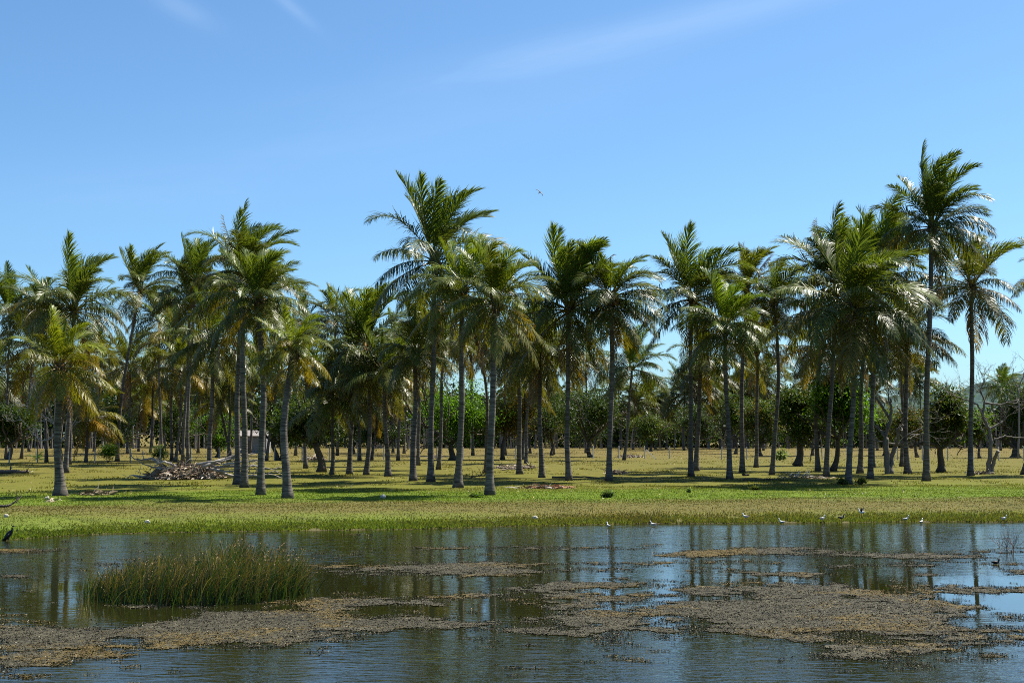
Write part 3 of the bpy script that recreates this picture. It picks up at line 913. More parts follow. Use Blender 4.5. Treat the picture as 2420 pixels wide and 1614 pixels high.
YG = (1.7, 1.45, .9)
P = [
 # label, base x, base y, crown x, crown y, frond length, options   (front rows, left to right)
 ("short yellow-green palm with a flared black foot, nearest at the far left", 137, 1138, 136, 838, 135, dict(n=30, tintc=YG, swell=1.0, rad=.20, dead=2, up=.92)),
 ("taller dark palm rising right behind the short yellow-green one", 152, 1086, 171, 712, 160, dict(n=34, dead=3)),
 ("tall slim palm with a long trunk leaning right, against the sky at left", 268, 1060, 322, 668, 112, dict(n=28, up=1.2, dead=2, bend=-.5, rad=.17)),
 ("palm whose straight trunk stands at the right end of the brush pile", 480, 1096, 490, 780, 128, dict(n=32, dead=4, up=.85)),
 ("palm leaning slightly right, left trunk of the close trio in the left group", 543, 1111, 551, 700, 150, dict(n=32, dead=3, tintc=(1.1, 1.1, 1))),
 ("tallest palm of the left group with a brush of upright fronds", 562, 1120, 556, 622, 142, dict(n=34, up=1.2, ragged=1, dead=1)),
 ("dense bushy palm on the third trunk of the left group, crown dark green", 598, 1136, 594, 690, 140, dict(n=38, up=1.1, dead=4, coco=4, ncol=(.12, .13, .03))),
 ("short yellow-tinged palm with a thick foot, right end of the left group", 660, 1144, 673, 800, 105, dict(n=30, tintc=(1.5, 1.4, .9), rad=.19, dead=1)),
 ("thin palm with low drooping fronds just right of the round dark mango tree", 761, 1090, 760, 905, 118, dict(n=24, up=.75, dead=2, rad=.13)),
 ("slim straight palm standing left of the one with the orange flower stalk", 801, 1089, 804, 815, 130, dict(n=28, up=.8, dead=5)),
 ("palm with a bright orange flower stalk under its dark crown", 841, 1091, 845, 790, 158, dict(n=36, up=1.05, dead=4, coco=5, ncol=(.62, .27, .03), stalk=2)),
 ("crooked palm trunk bending left in front of the bright green tree's left side", 891, 1094, 880, 850, 118, dict(n=26, up=.7, dead=5, bend=.0)),
 ("palm with a rough mottled trunk left of the tallest central one", 948, 1104, 956, 808, 120, dict(n=28, up=.85, dead=3)),
 ("tallest central palm with windswept fronds and brown nuts against the sky", 988, 1106, 998, 596, 196, dict(n=26, up=1.1, skirt=.5, dead=1, coco=9, ncol=(.16, .06, .025), swell=.8, tintc=(.85, .9, 1.05))),
 ("palm with a fan of upright green fronds, between the tallest and the nearest central palms", 1053, 1119, 1062, 668, 150, dict(n=36, up=1.1, dead=3, tintc=(1.35, 1.3, .9), swell=1.0)),
 ("thin dark leaning trunk with a withered crown in the centre", 1114, 1086, 1096, 772, 80, dict(n=14, up=.8, dead=5, rad=.13, bend=.25)),
 ("nearest central palm with broad arching fronds and a dead one hanging at right", 1125, 1136, 1138, 690, 152, dict(n=36, up=1.05, dead=3, tintc=(1.25, 1.2, .95))),
 ("palm with a black stubby foot right of the nearest central one", 1193, 1089, 1187, 775, 118, dict(n=28, up=.8, dead=4)),
 ("slender palm leaning right in the centre, behind its row", 1207, 1064, 1223, 828, 105, dict(n=26, up=.8, dead=4, rad=.15)),
 ("palm with a skirt of brown hanging fronds, right of the leaning slender one", 1243, 1096, 1238, 790, 128, dict(n=28, up=.75, dead=8)),
 ("palm with a tall upright brush of fronds and pale ragged ones either side", 1306, 1103, 1307, 708, 178, dict(n=38, up=1.5, skirt=.8, dead=3, ragged=4)),
 ("rounded full palm with hanging yellow skirt, bordering the open sky", 1397, 1105, 1403, 680, 138, dict(n=38, up=1.0, dead=3, coco=6, ncol=(.19, .08, .03))),
 ("palm with two fronds spread left over the open gap of sky", 1588, 1094, 1590, 684, 158, dict(n=36, up=1.15, dead=4, ragged=1)),
 ("palm with a black knobby foot hidden half behind its neighbour, right of the gap", 1599, 1081, 1612, 820, 105, dict(n=22, up=.8, dead=3, rad=.19)),
 ("dense bottle-green palm with drooping fronds and a thin trunk, right of the gap", 1677, 1101, 1664, 748, 128, dict(n=40, up=1.0, dead=2, tintc=(1.1, 1.2, .9), bend=.05)),
 ("sparse palm with reddish tattered fronds showing above the dense bottle-green one", 1703, 1084, 1714, 658, 108, dict(n=24, up=1.3, skirt=.5, dead=1, ragged=4, tintc=(1.2, 1.0, .9))),
 ("palm with yellowing low fronds left of the wavy thin trunk", 1735, 1073, 1738, 800, 105, dict(n=26, up=.85, dead=3, tintc=(1.3, 1.2, .8))),
 ("palm on a wavy thin trunk beside the pale green shrub", 1771, 1091, 1779, 695, 112, dict(n=32, up=1.05, dead=2, rad=.15, bend=.12)),
 ("thin palm with rust-coloured hanging fronds behind the biggest right crown", 1877, 1081, 1885, 795, 118, dict(n=26, up=.8, dead=5, tintc=(1.2, 1., .8))),
 ("palm on a trunk leaning right under the left side of the biggest right crown", 1897, 1095, 1924, 645, 165, dict(n=36, up=1.3, dead=2, ragged=3)),
 ("biggest palm crown of the right group with a long frond reaching left", 1946, 1111, 1959, 705, 205, dict(n=42, up=1.0, skirt=.9, dead=4, coco=5, ncol=(.12, .12, .03), rad=.18)),
 ("straight palm trunk with a flared foot just right of the biggest right palm", 1975, 1086, 1982, 790, 110, dict(n=24, up=.85, dead=2, swell=.8)),
 ("palm with bright upright fronds topping the right group beside the tallest", 1997, 1098, 2012, 640, 180, dict(n=36, up=1.3, dead=2, ragged=1, tintc=(1.1, 1.15, .95))),
 ("palm with an orange hanging frond and a dark round swollen foot", 2084, 1088, 2085, 765, 132, dict(n=34, up=.8, dead=4, swell=1.1, tintc=(1.2, 1.05, .85))),
 ("thin palm half hidden behind the one with the swollen dark foot", 2071, 1071, 2066, 815, 95, dict(n=24, up=.9, dead=2, rad=.16)),
 ("tallest palm at the right, fronds streaming right in the wind", 2125, 1104, 2141, 520, 165, dict(n=36, up=1.35, skirt=.7, dead=2, tintc=(.85, .9, 1.), rad=.185, bend=-.1)),
 ("sparse grey palm with bare-stalked fronds at the right edge", 2228, 1092, 2231, 655, 152, dict(n=26, up=1.05, skirt=.8, dead=4, ragged=4, coco=3, tintc=(1.05, .95, .95))),
 ("palm leaning out of the frame at the far right edge, only its foot in view", 2352, 1090, 2435, 640, 130, dict(n=26, up=1.1, dead=2, bend=.0, swell=1.0)),
]
for i, (lab, bx, by, cx, cy, fl, kw) in enumerate(P):
    palm(lab, bx, by, cx, cy, fl, seed=i, **kw)

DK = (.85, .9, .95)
Q = [
 ("palm behind at the left edge with a windswept dark crown", 14, 1052, 24, 716, 118, 0, DK),
 ("leaning slim back-row palm left of the white bare tree", 49, 1053, 78, 800, 120, 1, (1, .95, .9)),
 ("back-row palm with a low crown between the left edge and the tall dark one", 106, 1061, 96, 706, 90, 0, DK),
 ("short back-row palm with a thick black trunk and yellow hanging fronds", 198, 1061, 200, 962, 95, 1, (1.7, 1.3, .8)),
 ("third thin trunk right behind the short yellow-green palm", 160, 1066, 172, 860, 115, 1, (1.3, 1.1, .9)),
 ("back-row palm crown directly right of the slim leaning trunk", 292, 1042, 300, 840, 105, 1, (1.1, 1., 1)),
 ("first of four slim trunks behind the brush pile", 394, 1057, 398, 780, 112, 1, (1.1, 1.05, .95)),
 ("second of four slim trunks behind the brush pile", 403, 1061, 414, 850, 105, 1, (1.2, 1.05, .95)),
 ("third of four slim trunks behind the brush pile", 419, 1065, 438, 690, 118, 0, DK),
 ("fourth of four slim trunks behind the brush pile, darkest", 431, 1067, 452, 645, 112, 2, DK),
 ("far palm with grey hanging fronds left of the brush pile", 346, 1040, 352, 870, 95, 1, (1.2, 1.1, 1.1)),
 ("far palm seen low between the brush pile and the leaning slim trunk", 318, 1036, 330, 930, 72, 1, (1.2, 1.1, 1)),
 ("back-row palm left of the left group's close trio", 525, 1058, 527, 860, 100, 1, DK),
 ("back-row palm on a dark stem just left of the trio, crown low", 533, 1056, 500, 920, 85, 1, (1.2, 1.1, .8)),
 ("back-row palm showing between the third trunk and the thick-footed palm", 611, 1058, 640, 850, 100, 0, (1.1, 1.1, .95)),
 ("far palm hidden above the round dark mango tree", 701, 1075, 705, 850, 100, 1, (1.1, 1.05, .9)),
 ("far palm right of the round dark mango tree with pale fronds", 827, 1057, 826, 905, 90, 1, (1.2, 1.1, 1)),
 ("far palm on the thin trunk right beside the orange-flowered one", 852, 1056, 868, 930, 80, 1, (1.3, 1.15, 1)),
 ("far palm on a straight trunk left of the bright green tree", 914, 1058, 918, 820, 105, 0, (1.1, 1.1, .9)),
 ("distant palm on the broad-footed trunk in front of the bright green tree", 927, 1041, 930, 880, 78, 1, (1, 1, .9)),
 ("thin far trunk tucked behind the rough mottled palm", 961, 1069, 968, 760, 100, 0, (1.1, 1.05, .9)),
 ("far palm in front of the bright green tree, crown lost among the others", 1007, 1078, 1015, 790, 105, 1, (1.15, 1.1, .9)),
 ("far palm right of the yellow-leaved small tree, twin to the slender leaning one", 1200, 1055, 1205, 880, 82, 1, (1.3, 1.1, .9)),
 ("dark drooping far palm filling the gap below the open sky", 1433, 1056, 1450, 848, 108, 0, (.8, .9, .95)),
 ("distant thin palm immediately left of the dark drooping one in the gap", 1424, 1032, 1420, 905, 70, 1, DK),
 ("distant palm between the dark drooping one and the fence brace", 1453, 1032, 1462, 930, 62, 1, DK),
 ("small distant palm under the open sky, left of the brown-skirted one", 1485, 1031, 1488, 915, 66, 0, DK),
 ("small distant palm with a thin tilted stem in the gap", 1505, 1031, 1512, 945, 48, 0, DK),
 ("small distant palm with a brown skirt at the foot of the open sky", 1529, 1031, 1535, 928, 72, 1, (1.1, 1., 1.)),
 ("distant dark palm at the right foot of the open sky", 1570, 1033, 1572, 905, 85, 0, (.8, .85, .9)),
 ("distant palm left of the dense bottle-green one, lowest of its cluster", 1628, 1030, 1632, 900, 86, 1, DK),
 ("distant palm with a tan skirt behind the dense bottle-green one's trunk", 1653, 1030, 1650, 920, 80, 1, (1.1, .95, .9)),
 ("distant palm on a thick dark trunk right of the dense bottle-green one", 1684, 1030, 1690, 900, 82, 1, DK),
 ("distant palm in the shade left of the wavy thin trunk", 1718, 1030, 1722, 890, 80, 1, DK),
 ("far palm standing alone on the dry grass behind the pale shrub", 1866, 1046, 1868, 870, 78, 1, (1.1, 1, .9)),
 ("dark rough far trunk behind the bright-topped palm of the right group", 2006, 1073, 2003, 862, 75, 2, DK),
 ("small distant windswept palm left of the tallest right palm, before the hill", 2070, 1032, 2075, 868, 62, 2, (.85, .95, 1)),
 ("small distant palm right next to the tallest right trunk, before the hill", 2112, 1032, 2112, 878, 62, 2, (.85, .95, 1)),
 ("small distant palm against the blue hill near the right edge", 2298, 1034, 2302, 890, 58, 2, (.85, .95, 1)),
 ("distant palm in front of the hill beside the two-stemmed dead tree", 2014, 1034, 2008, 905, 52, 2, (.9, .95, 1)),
]
Q += [
 ("back-row palm filling the left edge below the windswept dark crown", -12, 1048, -6, 850, 105, 1, (1, 1, .95)),
 ("far palm with a low pale crown behind the white bare tree's left branches", 66, 1036, 58, 885, 85, 1, (1.1, 1.05, 1)),
 ("far palm behind the white bare tree's right branches", 215, 1036, 232, 830, 92, 1, (1.15, 1.1, 1)),
 ("far palm between the slim leaning trunk and the first of the four slim ones", 372, 1044, 366, 735, 100, 1, DK),
 ("far palm with a grey-green crown above the brush pile's branches", 455, 1040, 462, 815, 92, 1, (1.1, 1.05, 1)),
 ("far palm filling behind the left group's trio, crown at half height", 575, 1042, 582, 835, 95, 1, (1, 1, .9)),
 ("far palm behind the thick-footed short palm, crown just above it", 678, 1046, 700, 745, 84, 1, (1.05, 1, .95)),
 ("far palm with ragged pale tips left of the orange-flowered palm's crown", 775, 1046, 768, 728, 92, 1, (1.1, 1.05, 1.05)),
 ("far palm behind the slim straight one left of the orange flower stalk", 812, 1040, 790, 850, 84, 1, (1.1, 1, .9)),
 ("far palm right of the orange-flowered palm with a low spread crown", 902, 1040, 905, 880, 86, 1, (1.15, 1.05, .9)),
 ("far palm behind the tallest central trunk, crown below the big ones", 985, 1044, 990, 790, 95, 0, (1.1, 1.1, .85)),
 ("far palm between the fan-topped and the nearest central trunks", 1085, 1046, 1080, 800, 92, 1, (1.1, 1.1, .85)),
 ("far palm behind the black-footed central palm", 1160, 1046, 1158, 800, 95, 1, (1.15, 1.1, .9)),
 ("far palm right of the brown-skirted central palm", 1270, 1044, 1275, 815, 92, 1, (1.05, 1, .85)),
 ("far palm between the upright-brush palm and the rounded full one", 1345, 1040, 1345, 830, 90, 1, (1, 1, .9)),
 ("distant palm behind the right-gap palm's left fronds, crown low and dark", 1598, 1033, 1602, 885, 80, 1, (.8, .85, .9)),
 ("distant dark palm between the yellowing one and the wavy thin trunk", 1752, 1034, 1756, 868, 76, 1, (.85, .9, .9)),
]
for i, (lab, bx, by, cx, cy, fl, st, tn) in enumerate(Q):
    far_palm(lab, bx, by, cx, cy, fl, st, tn, seed=i, rad=.15 if by > 1050 else .17)

# ------------------------------------------------------------------ broadleaf trees
def limb(mb, rg, p, d, L, r, depth, tips, col, spread=.6, up=.1, gnarl=.18):
    n = 6; pts = [np.array(p, float)]; d = np.array(d, float)
    for i in range(n):
        d = norm(d + rg.normal(0, gnarl, 3) + np.array([0, 0, up * .3])); pts.append(pts[-1] + d * L / n)
    rr = np.linspace(r, r * .62, n + 1)
    tube(mb, pts, rr, max(4, 8 - 2 * (3 - min(3, depth))), 0, np.array(col) * rg.uniform(.85, 1.15), None, True)
    tips.append((pts[-1], d))
    if depth > 0:
        for k in range(int(rg.integers(2, 4))):
            nd = norm(d + rg.normal(0, spread, 3) + np.array([0, 0, up]))
            st = pts[int(rg.integers(3, n + 1))]
            limb(mb, rg, st, nd, L * rg.uniform(.6, .85), r * .58, depth - 1, tips, col, spread, up, gnarl)

def leaf_crown(rg, c, r, nleaf, size, cols, dens_seed, clump=.45, gap=.42, per=26):
    """leaf clusters through an uneven crown volume, with gaps"""
    c = np.asarray(c, float); r = np.asarray(r, float)
    ncl = nleaf // per
    pts = []
    lob_c = rdir(rg, 9) * rg.uniform(.25, .68, (9, 1)); lob_c[0] *= .2; lob_c[:, 2] = lob_c[:, 2] * .85 + .03; lob_r = .50
    while len(pts) < ncl:
        u = rdir(rg, 400) * (rg.random((400, 1)) ** .38)
        k = rg.uniform(-1, 1, (5, 3))
        dirn = norm(u)
        bump = 1 + .26 * np.sin(dirn @ np.array([3.1, 1.7, 2.3]) * 2 + dens_seed) + .22 * np.sin(dirn @ np.array([-2.2, 3.9, 1.1]) * 2.6 + dens_seed * 2)
        u = u * bump[:, None]
        # the crown is a handful of separate masses, not one ball
        u = (lob_c[rg.integers(0, len(lob_c), len(u))] + u * lob_r)
        dn = vnoise(u[:, 0] * 3 + 50 + dens_seed, u[:, 2] * 3 + 50 + u[:, 1] * 1.3, dens_seed)
        u = u[(dn > gap * .8) & (u[:, 2] > -.80)]
        pts += list(u)
    cl = np.array(pts[:ncl]) * r + c
    m = ncl * per
    ctr = np.repeat(cl, per, 0) + rg.normal(0, clump, (m, 3)) * np.array([1, 1, .6])
    l = norm(rdir(rg, m) + np.array([0, 0, -.55])); w = norm(np.cross(l, rdir(rg, m) * .6 + np.array([0, 0, 1.0])))
    ci = np.repeat(rg.integers(0, len(cols), ncl), per)
    col = np.array(cols)[ci] * rg.uniform(.75, 1.3, (m, 1))
    mb = MB(); cards(mb, ctr, l, w, size * rg.uniform(.7, 1.3, m), size * .42 * rg.uniform(.7, 1.2, m), 0, col, rg.random(m))
    return mb

def tree(label, bx, by, cx, cy, rx, ry, cols, nleaf=9000, size=.30, seed=0, tr=.22, fork=.45, gap=.42, cat='tree', name='leafy_tree', lean=0, stems=1):
    rg = np.random.default_rng(300 + seed)
    X, Y = gp(bx, by, 0.0); Z = float(ground_z(X, Y)); cX, cZ = at(cx, cy, Y); k = m_per_v(Y)
    root = thing(name, label, cat, (X, Y, Z), 'broadleaf trees behind the palms')
    C = np.array([cX - X, 0, cZ - Z]); rr = np.array([rx * k, rx * k * .85, ry * k])
    mb = MB(); tips = []
    fz = max(.8, C[2] - rr[2] * .75)
    for sidx in range(stems):
        o0 = np.array([(sidx - (stems - 1) / 2) * .5, 0, 0])
        e = np.array([C[0] * .3 + lean + o0[0] * 2, 0, fz])
        t = np.linspace(0, 1, 7)[:, None]
        pts = o0 * (1 - t) + e * t + np.array([.12, .1, 0]) * np.sin(t * 5 + seed)
        tube(mb, pts, tr * (np.linspace(1.0, .75, 7) + .6 * np.exp(-np.linspace(0, 7, 7))), 9, 0, (.085, .068, .052), None)
        for b in range(5):
            dd = norm(np.array([rg.normal(0, .9), rg.normal(0, .9), rg.uniform(.5, 1.1)]))
            limb(mb, rg, pts[-1 - (b % 2)], dd, rr[0] * .75, tr * .55, 2, tips, (.085, .068, .052), .55, .15)
    mb.build('trunk', BARK, root)
    leaf_crown(rg, C, rr, nleaf, size, cols, seed, clump=.28 + .035 * rr[0], gap=gap).build('crown', LEAF if max(c[1] for c in cols) > .14 or cols is YB else LEAF_DARK, root, smooth=False)
    return root

DG = [(.040, .078, .012), (.052, .098, .015), (.030, .056, .010), (.07, .105, .017)]
BG = [(.085, .195, .010), (.065, .15, .010), (.115, .235, .014), (.045, .105, .010)]
YB = [(.11, .11, .018), (.15, .12, .024), (.07, .09, .014), (.17, .11, .02)]
MG = [(.060, .115, .015), (.048, .092, .013), (.085, .135, .017), (.105, .115, .022)]
T = [
 ("round dark mango tree with a forked pale trunk, left of centre", 738, 1084, 705, 962, 95, 72, DG, 11000, dict(tr=.30, gap=.40)),
 ("big bright green tree behind the central palms", 1037, 1056, 1040, 945, 138, 96, BG, 16000, dict(tr=.35)),
 ("small yellowish-leaved tree right of the big bright green one", 1152, 1055, 1172, 958, 68, 60, YB, 9000, dict(tr=.22)),
 ("broad very dark tree with a sunlit top, under the right-centre palms", 1355, 1049, 1335, 950, 92, 84, DG, 14000, dict(tr=.26, gap=.34)),
 ("low dark tree with yellow flush left of the broad very dark one", 1268, 1046, 1268, 975, 55, 52, YB[:3] + DG, 7000, dict(tr=.2)),
 ("wide green mango tree with a short black trunk, right of the wavy palm", 1834, 1069, 1842, 952, 88, 88, MG, 14000, dict(tr=.36, gap=.38)),
 ("bright green tree on a curved dark stem behind the biggest right palm", 1913, 1081, 1935, 930, 82, 104, BG, 14000, dict(tr=.22, lean=.3)),
 ("open-crowned tree with visible limbs, right of the tallest right palm", 2158, 1083, 2170, 958, 66, 82, MG, 8000, dict(tr=.28, gap=.5)),
 ("huge dark shady tree at the right edge", 2330, 1050, 2345, 940, 70, 112, DG, 14000, dict(tr=.5, gap=.3)),
 ("yellow-green small tree between the dead forked tree and the tallest right palm", 2105, 1050, 2095, 965, 52, 55, YB + MG, 7000, dict(tr=.2)),
 ("green bush-like tree behind the white dead tree at right", 2250, 1052, 2235, 985, 48, 50, MG + BG[:1], 6000, dict(tr=.18)),
 ("dark leafy tree at the left edge behind the fence", 22, 1055, 22, 965, 72, 72, DG, 11000, dict(tr=.3)),
 ("green tree behind the brush pile, left of the trio of trunks", 500, 1050, 495, 985, 62, 56, BG[:2] + DG, 9000, dict(tr=.25)),
 ("dark tree between the left group's trunks and the round mango tree", 640, 1057, 632, 965, 78, 66, DG, 11000, dict(tr=.24, stems=2)),
 ("dark tree beyond the slim leaning palm, right of the yellow short palm", 265, 1045, 262, 970, 58, 60, DG, 8000, dict(tr=.22)),
 ("dull green tree behind the shaded palms left of the wide mango tree", 1745, 1048, 1745, 965, 58, 66, MG + YB[1:2], 9000, dict(tr=.25)),
 ("low dark green tree closing the foot of the open sky gap, behind the fence brace", 1495, 1036, 1500, 985, 62, 40, MG, 8000, dict(tr=.22)),
 ("dark tree behind the two-trunked palms right of the open sky gap", 1600, 1038, 1600, 968, 58, 58, DG, 8000, dict(tr=.24)),
 ("mid-green tree between the dense bottle-green palm and the yellowing one", 1690, 1042, 1690, 960, 52, 62, MG, 8000, dict(tr=.22)),
 ("mid-green leafy tree behind the dead forked tree with two stems", 2030, 1046, 2030, 975, 56, 50, MG + BG[:1], 8000, dict(tr=.2)),
 ("mid-green tree right of the brown-skirted palm, behind its trunk", 1215, 1040, 1225, 960, 48, 55, MG + YB[:1], 7000, dict(tr=.2)),
 ("mid-green tree at left behind the four slim trunks", 415, 1042, 405, 965, 60, 62, MG, 8000, dict(tr=.22)),
 ("green tree low behind the slim palm with the orange flower stalk", 825, 1040, 820, 985, 55, 46, MG, 7000, dict(tr=.2)),
 ("dark tree between the orange-flowered palm and the bright green tree", 890, 1046, 880, 985, 60, 50, DG, 8000, dict(tr=.2)),
]
for i, (lab, bx, by, cx, cy, rx, ry, cols, nl, kw) in enumerate(T):
    tree(lab, bx, by, cx, cy, rx, ry, cols, nl, seed=i, **kw)

def shrub(label, bx, by, w, h, cols, n, size, seed, name='shrub'):
    rg = np.random.default_rng(800 + seed); X, Y = gp(bx, by, 0.0); Z = float(ground_z(X, Y)); k = m_per_v(Y)
    root = thing(name, label, 'shrub', (X, Y, Z))
    mb = MB(); tips = []
    for i in range(6):
        limb(mb, rg, (0, 0, -.03), norm(np.array([rg.normal(0, .6), rg.normal(0, .6), 1.0])), h * k * .6, .03, 1, tips, (.10, .08, .05), .5, .2)
    mb.build('stem', BARK, root)
    leaf_crown(rg, (0, 0, h * k * .5), (w * k * .5, w * k * .5, h * k * .55), n, size, cols, seed, clump=.12 * h * k + .03, gap=.3, per=12).build('foliage', LEAF, root, smooth=False)
SH = [
 ("yellow-green leafy bush beside the fence, left of the slim leaning palm", 247, 1062, 40, 46, YB[:1] + BG, 1800, .22),
 ("pale green big-leaved shrub beside the wavy thin palm trunk", 1790, 1057, 34, 30, [(.16, .22, .07), (.20, .26, .10), (.12, .18, .05)], 420, .36),
 ("dark low bush in the grass right of the rounded full palm", 1397, 1142, 34, 14, DG + BG[:1], 700, .12),
 ("small weedy plant at the left foot of the biggest right palm", 1935, 1113, 26, 18, MG, 500, .13),
 ("small weedy plant at the right foot of the biggest right palm", 1975, 1113, 30, 16, MG, 500, .13),
 ("lone lime-green seedling on the open grass right of the gap", 1584, 1130, 9, 12, [(.16, .26, .05)], 60, .15),
 ("dark green shrub under the brush pile's left palm trunks", 365, 1056, 52, 34, DG, 1600, .22),
 ("sprawling dark weed left of the nearest central palm's foot", 1095, 1142, 40, 8, DG + BG[:1], 500, .11),
 ("grassy low weed right of the pale shrub's log on the meadow", 1733, 1125, 30, 12, MG, 500, .12),
]
for i, (lab, bx, by, w, h, cols, n, sz) in enumerate(SH): shrub(lab, bx, by, w, h, cols, n, sz, i)

def seedling_palm():
    rg = np.random.default_rng(55); X, Y = gp(86, 1056, 0.0); k = m_per_v(Y)
    root = thing('palm_seedling', 'low bright green palm seedling by a fence post at left', 'plant', (X, Y, float(ground_z(X, Y))))
    s = 24 * k / NOM
    for i in range(14):
        c = int(rg.choice([1, 2, 2, 3])); az = i * 2.4; bn, M = frond_place(rg, c, az, 0, s * rg.uniform(.8, 1.1))
        o = bpy.data.objects.new('frond', frond_mesh(c, bn, 0)); COL.objects.link(o); o.parent = root; o.matrix_local = M
        o.color = (.09, .17, .015, 1)
seedling_palm()

# ------------------------------------------------------------------ bare dead trees
def bare(label, bx, by, branches, col, r, seed, depth=3, spread=.6, up=.15, cat='dead tree', lenk=.55):
    """branches: list of (points in photo units)  -> first is the trunk; the ends keep forking"""
    rg = np.random.default_rng(600 + seed); X, Y = gp(bx, by, 0.0); Z = float(ground_z(X, Y)); k = m_per_v(Y)
    root = thing('bare_tree', label, cat, (X, Y, Z)); 
    for bi, (pts, r0, r1, fork) in enumerate(branches):
        mb = MB()
        P3 = []
        off = 0.0
        for vx, vy in pts:
            x, z = at(vx, vy, Y); P3.append((x - X, off, z - Z)); off += rg.normal(0, .25) if bi else 0
        P3 = np.array(P3, float)
        if bi == 0: P3[0, 2] = -.1
        m = 4 * len(P3); tt = np.linspace(0, len(P3) - 1, m)
        Pn = np.stack([np.interp(tt, np.arange(len(P3)), P3[:, i]) for i in range(3)], 1) + rg.normal(0, .03, (m, 3))
        tube(mb, Pn, np.linspace(r0, r1, m) * rg.uniform(.9, 1.1, m), 8, 0, col, None)
        tips = []
        for f in range(fork):
            i0 = int(rg.integers(m // 2, m)); d = norm(Pn[-1] - Pn[-5]) 
            limb(mb, rg, Pn[i0], norm(d + rg.normal(0, .7, 3)), rg.uniform(.7, 1.3) * lenk * 2, r1 * .8, depth, tips, col, spread, up, .2)
        mb.build('trunk' if bi == 0 else 'branch', WOOD, root)
    return root
GW = (.34, .31, .28)
bare("leafless white-branched tree spreading behind the short yellow-green palm", 143, 1062,
     [([(143, 1062), (137, 1020), (128, 985), (122, 968)], .17, .12, 2), ([(128, 985), (122, 1005), (108, 1010), (92, 1012), (70, 990), (50, 965)], .10, .03, 3),
      ([(122, 968), (112, 940), (108, 915)], .10, .04, 4), ([(122, 968), (95, 950), (70, 935), (45, 925)], .09, .03, 4), ([(124, 970), (126, 935), (122, 905)], .09, .03, 4),
      ([(137, 1020), (160, 985), (190, 962), (235, 955)], .11, .03, 4), ([(160, 985), (180, 950), (205, 935)], .08, .03, 4), ([(112, 940), (92, 915), (85, 900)], .06, .03, 3)], GW, .2, 0)
bare("dead forked tree with two dark stems and snapped limbs, right of the right group", 2037, 1088,
     [([(2037, 1088), (2036, 1045), (2034, 1005)], .24, .19, 0), ([(2046, 1088), (2050, 1050), (2060, 1022)], .20, .15, 0), ([(2034, 1005), (2044, 965), (2022, 925), (2006, 905)], .15, .05, 1),
      ([(2040, 985), (2046, 945), (2044, 915)], .12, .07, 1), ([(2034, 1005), (2018, 980), (2005, 975)], .12, .05, 2), ([(2060, 1022), (2056, 990), (2066, 975)], .13, .08, 1),
      ([(2060, 1022), (2080, 1000), (2105, 998), (2130, 992)], .11, .03, 3), ([(2080, 1000), (2110, 985), (2128, 972)], .08, .03, 3), ([(2060, 1022), (2035, 1015), (2008, 1010)], .10, .04, 2), ([(2056, 990), (2085, 965), (2062, 935)], .08, .05, 0)], (.15, .133, .115), .2, 1, 2)
bare("tall white leafless tree with a sawn-off stem at its foot, near the right edge", 2268, 1087,
     [([(2268, 1087), (2272, 1050), (2274, 1015), (2272, 985)], .19, .14, 0), ([(2277, 1086), (2280, 1060), (2282, 1036)], .15, .13, 0), ([(2272, 985), (2258, 960), (2262, 920), (2255, 890)], .14, .04, 5),
      ([(2272, 985), (2298, 970), (2312, 960)], .12, .03, 3), ([(2262, 925), (2295, 930), (2330, 918)], .10, .03, 5), ([(2258, 960), (2245, 930), (2215, 915), (2190, 905)], .09, .03, 4),
      ([(2274, 1020), (2262, 1000), (2252, 985)], .10, .04, 2), ([(2280, 1010), (2310, 1000), (2345, 1006), (2400, 998)], .05, .03, 0)], (.17, .152, .135), .2, 2)
bare("thin leafless twigs poking above the huge dark tree at the right edge", 2338, 1052,
     [([(2338, 1052), (2340, 960), (2338, 890)], .14, .09, 0), ([(2338, 890), (2325, 868), (2330, 845)], .07, .03, 4), ([(2338, 890), (2350, 860), (2352, 830)], .07, .03, 4)], (.20, .18, .16), .2, 3, 2)

def twig_bush():
    rg = np.random.default_rng(66); X, Y = gp(2322, 1268, WATER_Z)
    root = thing('twig_bush', 'bare twiggy bush standing in the water at the right edge', 'bush', (X, Y, WATER_Z))
    for i in range(9):
        mb = MB(); tips = []
        limb(mb, rg, (rg.normal(0, .1), rg.normal(0, .1), -.05), norm(np.array([rg.normal(0, .6), rg.normal(0, .6), 1.0])), .45, .010, 2, tips, (.16, .13, .11), .5, .2)
        mb.build('twig', WOOD, root)
twig_bush()

